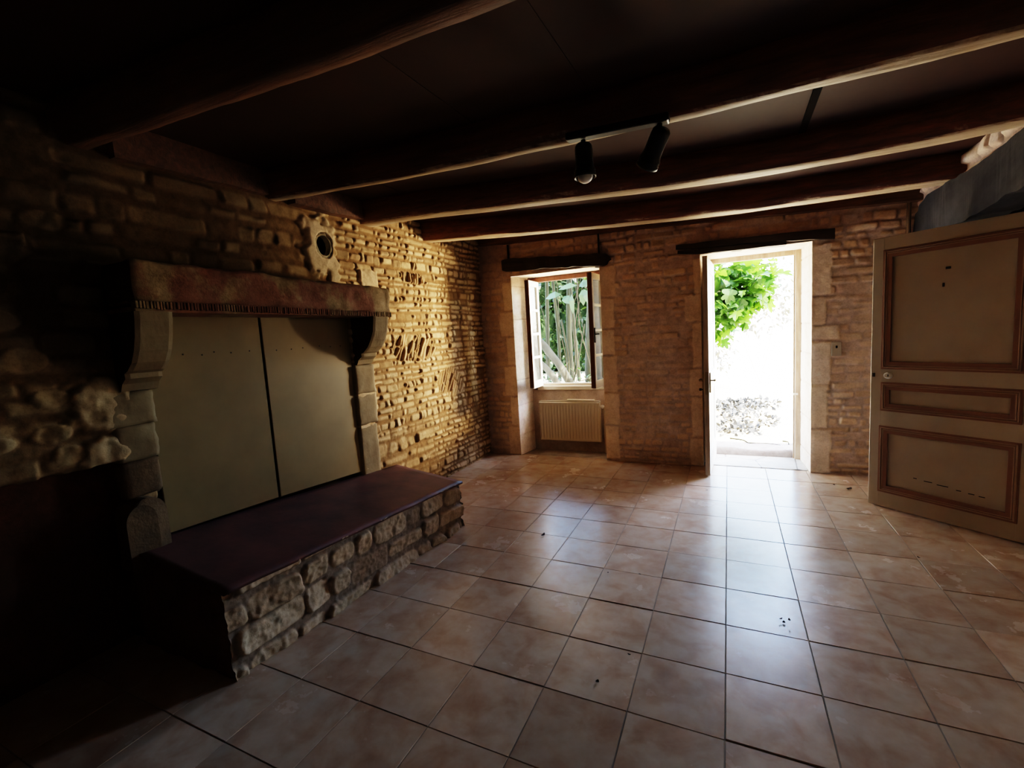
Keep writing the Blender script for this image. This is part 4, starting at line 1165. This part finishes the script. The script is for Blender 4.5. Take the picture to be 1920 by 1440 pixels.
def leaf_quad(V, F, p, d, up, L_, w, bend=.2):
    """one simple leaf: six-point blade, folded along its rib"""
    d = d.normalized(); s = d.cross(up)
    if s.length < .05: s = d.cross(Vector((1, .3, 0)))
    s.normalize(); nn = s.cross(d)
    n = len(V)
    for a, b, c in ((0, 0, 0), (.35, 1, .15), (.35, -1, .15), (.72, .75, -.02), (.72, -.75, -.02), (1, 0, -bend)):
        V.append(tuple(p + d * (a * L_) + s * (b * w / 2) + nn * (c * L_ * .6)))
    F += [(n, n + 1, n + 2), (n + 1, n + 3, n + 4, n + 2), (n + 3, n + 5, n + 4)]

def fig_leaf(V, F, p, d, up, L_):
    """lobed leaf of five rounded fingers"""
    d = d.normalized(); s = d.cross(up)
    if s.length < .05: s = d.cross(Vector((1, .3, 0)))
    s.normalize(); nn = s.cross(d)
    out = [(0, 0), (.06, .26), (.10, .40), (.26, .44), (.36, .34), (.38, .22), (.50, .34), (.66, .40), (.76, .30), (.66, .16), (.82, .13), (1, 0)]
    pts = out + [(a, -b) for a, b in out[-2:0:-1]]
    n = len(V)
    V.append(tuple(p + d * (.42 * L_)))
    for a, b in pts: V.append(tuple(p + d * (a * L_) + s * (b * L_) + nn * (L_ * (.10 * abs(b) * 2 - .28 * (a - .42) ** 2))))
    m = len(pts)
    for k in range(m): F.append((n, n + 1 + k, n + 1 + (k + 1) % m))

def rv(R): 
    v = Vector((R.gauss(0, 1), R.gauss(0, 1), R.gauss(0, 1))); return v.normalized()

def mass(name, blobs, n, L_, mat, parent, seed, w=.45, drop=.3, fig=False):
    R = random.Random(seed); V, F = [], []
    tot = sum(b[1][0] * b[1][1] + b[1][2] for b in blobs)
    for c, r in blobs:
        k = int(n * (r[0] * r[1] + r[2]) / tot)
        for _ in range(k):
            v = rv(R); q = R.random() ** .45
            p = Vector((c[0] + v.x * r[0] * q, c[1] + v.y * r[1] * q, c[2] + v.z * r[2] * q))
            d = (v * .6 + rv(R) + Vector((0, 0, -drop))).normalized()
            l = L_ * R.uniform(.6, 1.3)
            if fig: fig_leaf(V, F, p, d, Vector((R.gauss(0, .5), R.gauss(0, .5), 1)), l)
            else: leaf_quad(V, F, p, d, Vector((R.gauss(0, .5), R.gauss(0, .5), 1)), l, l * w)
    return raw(name, V, F, mat, parent)

def wood(name, paths, mat, parent, seg=10, wob=.18, n=26):
    bm = bmesh.new()
    for k, (pts, r0, r1) in enumerate(paths):
        P = smooth_path(pts, n); tube(bm, P, [r0 + (r1 - r0) * i / (n - 1) for i in range(n)], seg, wob, k)
    return from_bm(name, bm, mat, parent, True)

def tree(name, base, label, cat, group=None):
    o = empty(name, base); tag(o, label, cat, group); return o
def L(base, pts): return [tuple(Vector(p) - Vector(base)) for p in pts]

# fig tree beside the front door
b = (-1.35, 5.6, .3); ft_ = tree('fig_tree', b, 'bright green fig tree hanging over the garden, seen through the open door', 'tree')
wood('trunk', [(L(b, [b, (-1.25, 5.65, 1.0), (-.95, 5.7, 1.7), (-.6, 5.6, 2.3), (-.1, 5.5, 2.5)]), .07, .02), (L(b, [(-.95, 5.7, 1.7), (-.45, 5.5, 1.9), (.1, 5.3, 1.85), (.35, 5.2, 1.7)]), .03, .008), (L(b, [(-.6, 5.6, 2.2), (0, 5.4, 2.3), (.45, 5.3, 2.15)]), .02, .006)], M['bark'], ft_)
mass('foliage', [(Vector((-.15, 5.4, 2.15)) - Vector(b), (.42, .35, .38)), (Vector((.28, 5.35, 2.08)) - Vector(b), (.32, .3, .27)), (Vector((-.12, 5.3, 1.72)) - Vector(b), (.25, .3, .33)), (Vector((.12, 5.3, 1.85)) - Vector(b), (.3, .3, .26)), (Vector((-.5, 5.6, 2.3)) - Vector(b), (.5, .4, .45)), (Vector((.38, 5.35, 1.88)) - Vector(b), (.22, .3, .25)), (Vector((-.1, 5.3, 1.45)) - Vector(b), (.2, .3, .3)), (Vector((.12, 5.3, 1.62)) - Vector(b), (.22, .3, .22))], 640, .18, M['leaf_fig'], ft_, 3, fig=True, drop=.7)
# pale sunlit bush behind it
b = (.6, 8.6, .2); pb_ = tree('pale_bush', b, 'sun-bleached pale bush far behind the fig leaves', 'bush')
wood('stem', [(L(b, [b, (.45, 8.6, .6), (.2, 8.5, 1.3)]), .02, .01), (L(b, [b, (.7, 8.7, .7), (.85, 8.6, 1.6)]), .016, .008)], M['white_stone'], pb_)
mass('foliage', [((-.15, 0, 1.35), (.75, .5, .45)), ((.25, 0, 1.85), (.55, .5, .5)), ((-.75, 0, .8), (.35, .4, .6))], 900, .10, M['leaf_pale'], pb_, 5)
# little plant by the door post, twigs, litter
b = (.74, 4.06, .07); iv = tree('ivy_plant', b, 'small dark green ivy climbing beside the doorstep', 'ivy')
wood('stem', [([(0, 0, 0), (-.03, .01, .15), (-.02, -.01, .3), (-.01, 0, .42)], .006, .003)], M['vine'], iv, 6)
mass('foliage', [((-.03, 0, .1), (.05, .05, .1)), ((-.02, 0, .28), (.04, .05, .12)), ((.02, 0, .2), (.07, .05, .2))], 70, .045, M['leaf_dark'], iv, 6, w=.8)
def twig(pts, r, label, seed):
    o = empty('twig', pts[0]); bm = bmesh.new(); tube(bm, smooth_path(L(pts[0], pts), 14), [r * (1 - .05 * i) for i in range(14)], 6); from_bm('stem', bm, M['bark'], o, True)
    tag(o, label, 'twig', 'twigs outside the doorstep')
twig([(.03, 4.18, .095), (.16, 4.10, .10), (.22, 4.02, .09), (.38, 4.0, .095), (.52, 3.98, .09)], .010, 'long thin twig lying across the ground behind the doorstep', 1)
twig([(.56, 4.16, .09), (.60, 4.08, .10), (.60, 4.0, .09)], .010, 'short forked twig near the right door post outside', 2)
lm = mass('leaf_litter', [((.0, 5.95, .17), (.55, .55, .03)), ((.15, 5.3, .10), (.5, .5, .02)), ((.35, 6.3, .17), (.5, .35, .03)), ((.05, 4.7, .085), (.4, .3, .012))], 900, .085, M['litter'], None, 9, w=.5, drop=0)
tag(lm, 'dry leaves scattered on the sunlit gravel beyond the doorstep', 'leaf litter', kind='stuff')

# jungle behind the window
b = (-2.30, 5.6, .3); t1 = tree('leaning_tree', b, 'pale leaning trunk that crosses the lower left of the window view', 'tree', 'trees behind the window')
wood('trunk', [(L(b, [(-2.20, 5.6, .25), (-2.35, 5.6, .62), (-2.55, 5.6, .95), (-2.85, 5.65, 1.30), (-3.3, 5.7, 1.75), (-3.8, 5.8, 2.3)]), .075, .05)], M['bark_pale'], t1)
mass('foliage', [((-1.6, .3, 2.3), (.6, .5, .5))], 300, .14, M['leaf_mid'], t1, 11)
b = (-2.45, 5.3, .3); t2 = tree('leaning_tree', b, 'lowest pale branch-like trunk in the bottom left of the window view', 'tree', 'trees behind the window')
wood('trunk', [(L(b, [(-2.28, 5.3, .3), (-2.42, 5.3, .58), (-2.62, 5.3, .86), (-2.95, 5.35, 1.12), (-3.4, 5.4, 1.4)]), .06, .04)], M['bark_pale'], t2)
mass('foliage', [((-1.1, .1, 1.3), (.35, .35, .35))], 160, .12, M['leaf_mid'], t2, 12)
b = (-2.02, 6.2, .3); t3 = tree('thick_tree', b, 'thick grey-green trunk on the right of the window view', 'tree', 'trees behind the window')
wood('trunk', [(L(b, [(-2.14, 6.2, .1), (-2.13, 6.2, .9), (-2.10, 6.2, 1.5), (-2.04, 6.25, 2.2), (-1.95, 6.3, 3.2)]), .12, .09)], M['bark'], t3, 14)
mass('foliage', [((.1, .2, 3.2), (1.2, .9, .6)), ((1.1, -.1, 3.5), (1.1, .9, .6)), ((1.6, .3, 4.1), (1.0, .9, .5))], 2600, .17, M['leaf_mid'], t3, 13)  # crown enlarged to shade the garden and cut sky light at the window
b = (-2.75, 6.9, .3); t4 = tree('slim_tree', b, 'slim dark trunk in the middle of the window view', 'tree', 'trees behind the window')
wood('trunk', [(L(b, [(-2.72, 6.9, .2), (-2.74, 6.9, 1.2), (-2.70, 6.9, 2.2), (-2.62, 6.95, 3.2)]), .06, .045), (L(b, [(-2.95, 6.8, .2), (-2.92, 6.8, 1.3), (-2.98, 6.8, 2.4), (-3.0, 6.85, 3.0)]), .035, .025), (L(b, [(-3.25, 7.0, .2), (-3.22, 7.0, 1.4), (-3.16, 7.0, 2.8)]), .045, .03), (L(b, [(-2.5, 6.7, .2), (-2.56, 6.7, 1.3), (-2.62, 6.7, 2.6)]), .04, .025)], M['bark'], t4)
mass('foliage', [((0, .1, 2.8), (1.0, .6, .5)), ((-.5, -.9, 3.2), (1.0, .7, .5)), ((.6, -.8, 3.7), (1.0, .7, .4))], 2200, .16, M['leaf_mid'], t4, 14)  # high crown blobs added to keep sky light from the window
R = random.Random(77)
for k in range(16):
    x0 = -2.95 + .11 * k + R.uniform(-.05, .05); yy = R.uniform(5.4, 6.1)
    top = (x0 + R.uniform(-.45, .35), yy + R.uniform(-.2, .4), R.uniform(2.5, 3.1)); p0_ = (x0, yy, .35)
    o = empty('climbing_vine', p0_)
    mids = [p0_]
    for q in (.25, .5, .75): mids.append(tuple(Vector(p0_).lerp(Vector(top), q) + Vector((R.uniform(-.07, .07), R.uniform(-.05, .05), 0))))
    mids.append(top)
    bm = bmesh.new(); tube(bm, smooth_path(L(p0_, mids), 22), [.0075 * R.uniform(.7, 1.5)] * 22, 6); from_bm('stem', bm, M['vine'], o, True)
    tag(o, 'thin bare tan vine rising among the trunks outside the window', 'vine', 'bare vines outside the window')
# big drooping leaves close to the window
b = (-1.95, 5.25, .3); t5 = tree('broadleaf_shrub', b, 'shrub with large drooping pale blue-green leaves at upper right of the window view', 'shrub')
wood('stem', [(L(b, [(-1.75, 5.25, .3), (-1.72, 5.25, 1.2), (-1.85, 5.25, 2.0), (-2.1, 5.2, 2.15)]), .012, .006), (L(b, [(-1.8, 5.25, 1.8), (-1.72, 5.2, 2.3)]), .008, .004)], M['vine'], t5, 6)
V, F = [], []
for p, d, l, w in (((-1.93, 5.2, 2.06), (.32, -.1, -.6), .32, .13), ((-1.95, 5.2, 2.05), (.05, -.1, -.6), .24, .11), ((-2.02, 5.2, 2.12), (-.8, -.1, -.05), .30, .10), ((-2.12, 5.2, 2.0), (.05, -.1, -.9), .30, .08), ((-2.0, 5.22, 2.12), (.4, -.1, .05), .2, .14), ((-2.3, 5.25, 2.02), (-.7, -.1, -.1), .26, .12), ((-2.0, 5.2, 2.1), (.7, 0, .2), .2, .1), ((-2.25, 5.22, 1.98), (.3, -.2, -.3), .18, .14)):
    leaf_quad(V, F, Vector(p) - Vector(b), Vector(d), Vector((.1, -1, .6)), l, w)
raw('foliage', V, F, M['leaf_blue'], t5)
b = (-1.98, 5.0, .42); t6 = tree('feathery_plant', b, 'tuft of feathery blue-green fronds at the bottom right of the window view', 'plant')
V, F = [], []; R = random.Random(4)
for k in range(14):
    an = R.uniform(.2, 2.9); d0 = Vector((math.cos(an), -.3 + R.uniform(-.3, .3), math.sin(an) * 1.1)).normalized(); l = R.uniform(.22, .38)
    for q in range(11):
        p = d0 * (l * q / 10) + Vector((0, 0, -.1 * (q / 10) ** 2))
        for sg in (-1, 1):
            leaf_quad(V, F, p, d0 * .5 + Vector((-d0.z, .1, d0.x)) * sg, Vector((0, -1, .4)), .075 * (1 - q / 14), .022)
raw('foliage', V, F, M['leaf_blue'], t6); 
bm = bmesh.new(); tube(bm, [(0, 0, -.1), (0, 0, 0), (.01, 0, .06)], .012); from_bm('stem', bm, M['vine'], t6)
b = (-4.2, 5.2, .3); t7 = tree('sky_blocking_tree', b, 'unseen tree added so its dense crown blocks sky light at the window', 'tree')
wood('trunk', [(L(b, [b, (-4.15, 5.2, 1.5), (-3.6, 5.1, 2.8), (-2.4, 5.0, 3.5), (-1.0, 5.0, 3.7)]), .11, .04)], M['bark'], t7)  # whole tree is an unseen addition that blocks sky light
mass('foliage', [(Vector((-2.6, 4.9, 3.7)) - Vector(b), (1.3, .75, .4)), (Vector((-1.2, 4.9, 3.8)) - Vector(b), (1.2, .75, .4)), (Vector((-1.8, 5.8, 4.1)) - Vector(b), (1.7, .8, .4)), (Vector((-2.0, 4.4, 3.6)) - Vector(b), (1.5, .4, .35))], 5200, .17, M['leaf_mid'], t7, 31)
def shrub(name, b, blobs, n, l, mat, label, seed):
    o = tree(name, b, label, 'shrub', 'dense shrubs behind the window')
    wood('stem', [([(0, 0, -.2), (.05, 0, .6), (-.05, .02, 1.3)], .03, .015), ([(0, 0, -.2), (.2, 0, .5), (.35, .05, 1.2)], .02, .01)], M['bark'], o, 6)
    mass('foliage', blobs, n, l, mat, o, seed)
    if n > 1000:
        core(blobs, o, seed)
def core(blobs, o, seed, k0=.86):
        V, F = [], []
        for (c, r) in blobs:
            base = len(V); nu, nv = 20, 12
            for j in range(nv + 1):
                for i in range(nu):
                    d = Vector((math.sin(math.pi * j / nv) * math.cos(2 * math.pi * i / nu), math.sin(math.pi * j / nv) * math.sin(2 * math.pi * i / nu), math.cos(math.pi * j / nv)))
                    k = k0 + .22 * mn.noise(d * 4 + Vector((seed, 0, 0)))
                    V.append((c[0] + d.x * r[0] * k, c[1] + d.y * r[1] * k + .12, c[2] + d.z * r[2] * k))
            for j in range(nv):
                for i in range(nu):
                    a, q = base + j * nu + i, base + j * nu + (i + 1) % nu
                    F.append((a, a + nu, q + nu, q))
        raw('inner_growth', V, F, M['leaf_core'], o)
core([(Vector((-2.6, 4.9, 3.7)) - Vector((-4.2, 5.2, .3)), (1.3, .75, .3)), (Vector((-1.2, 4.9, 3.8)) - Vector((-4.2, 5.2, .3)), (1.2, .75, .3)), (Vector((-1.8, 5.8, 4.1)) - Vector((-4.2, 5.2, .3)), (1.7, .8, .3)), (Vector((-2.0, 4.4, 3.6)) - Vector((-4.2, 5.2, .3)), (1.5, .4, .25))], t7, 41, .8)  # opaque cores added so this crown lets no sky light through
core([((.1, .2, 3.2), (1.2, .9, .5)), ((1.1, -.1, 3.5), (1.1, .9, .5))], t3, 42, .75)  # opaque fill added in the thick tree's crown, also to block sky
shrub('dense_shrub', (-4.1, 8.0, .3), [((0, 0, 1.0), (.9, .5, 1.1)), ((.3, .1, 2.1), (.8, .5, .6))], 1500, .15, M['leaf_dark'], 'dark shrub behind the trunks, left of the three seen through the window', 21)
shrub('dense_shrub', (-3.1, 8.3, .3), [((0, 0, 1.0), (.9, .5, 1.1)), ((0, .1, 2.1), (.9, .5, .7))], 1700, .15, M['leaf_dark'], 'dark shrub behind the trunks, middle of the three seen through the window', 22)
shrub('dense_shrub', (-2.1, 8.2, .3), [((0, 0, .9), (.9, .5, 1.0)), ((-.1, .1, 2.0), (.8, .5, .6))], 1500, .15, M['leaf_mid'], 'lighter green shrub behind the thick trunk seen through the window', 23)
shrub('low_shrub', (-2.5, 5.9, .35), [((-.3, 0, .2), (.5, .3, .3)), ((.3, .1, .15), (.3, .3, .35))], 220, .09, M['leaf_mid'], 'low sparse green undergrowth at the foot of the trunks', 24)
# tangle of grey twigs at the bottom left
b = (-2.75, 5.1, .35); o = tree('brush_pile', b, 'tangle of thin grey twigs at the bottom left of the window view', 'brushwood')
bm = bmesh.new(); R = random.Random(8)
for k in range(46):
    p = Vector((R.uniform(-.1, .45), R.uniform(-.15, .25), R.uniform(0, .22))); d = Vector((R.gauss(0, .3), R.gauss(0, .15), abs(R.gauss(.15, .15))))
    tube(bm, smooth_path([p, p + d * .5 + rv(R) * .02, p + d], 6), [.006, .006, .005, .005, .004, .003], 5)
tag(o, kind='stuff'); from_bm('twigs', bm, M['bark_pale'], o)

# ------------------------------------------------------------------ light
w = bpy.data.worlds.new('World'); scene.world = w; w.use_nodes = True
nt = w.node_tree; nt.nodes.clear()
out = nt.nodes.new('ShaderNodeOutputWorld'); bg = nt.nodes.new('ShaderNodeBackground'); sky = nt.nodes.new('ShaderNodeTexSky')
sky.sky_type = 'NISHITA'; sky.sun_disc = False; sky.sun_elevation = math.radians(52); sky.sun_rotation = math.radians(82); sky.air_density = 1.0; sky.dust_density = 1.0; sky.ozone_density = 1.0
bg.inputs['Strength'].default_value = 3.6
nt.links.new(sky.outputs[0], bg.inputs[0]); nt.links.new(bg.outputs[0], out.inputs[0])
sun = bpy.data.lights.new('sun', 'SUN'); sun.energy = 34; sun.angle = math.radians(.6); sun.color = (1, .93, .80)
so = bpy.data.objects.new('sun', sun); col.objects.link(so)
so.rotation_euler = Vector((-.80, .06, -1.0)).to_track_quat('-Z', 'Y').to_euler()
so.location = (4, 5, 8)
gl = bpy.data.lights.new('added_glare_lamp', 'AREA'); gl.shape = 'DISK'; gl.size = .5; gl.energy = 30; gl.color = (1, .78, .49); gl.spread = math.radians(70)  # unseen lamp added to brighten the left wall through the window
go = bpy.data.objects.new('added_glare_lamp', gl); col.objects.link(go); go.location = (-.55, 5.1, 1.45)
go.rotation_euler = (Vector((-2.65, 2.1, 1.5)) - go.location).to_track_quat('-Z', 'Y').to_euler()
def portal(name, loc, sx, sy):
    l = bpy.data.lights.new(name, 'AREA'); l.shape = 'RECTANGLE'; l.size = sx; l.size_y = sy; l.cycles.is_portal = True
    o = bpy.data.objects.new(name, l); col.objects.link(o); o.location = loc; o.rotation_euler = (math.radians(-90), 0, 0)
portal('door_portal', (.245, 3.86, 1.08), .86, 2.1)
portal('window_portal', (-1.71, 3.86, 1.42), .88, 1.4)

c = scene.cycles
c.use_adaptive_sampling = True; c.adaptive_threshold = .02
c.max_bounces = 7; c.diffuse_bounces = 5; c.glossy_bounces = 3; c.transmission_bounces = 4; c.transparent_max_bounces = 8
c.sample_clamp_indirect = 12; c.caustics_reflective = False; c.caustics_refractive = False
c.use_denoising = True
scene.view_settings.view_transform = 'Filmic'
scene.view_settings.look = 'High Contrast'
scene.view_settings.exposure = 1.38
scene.view_settings.gamma = 1.0
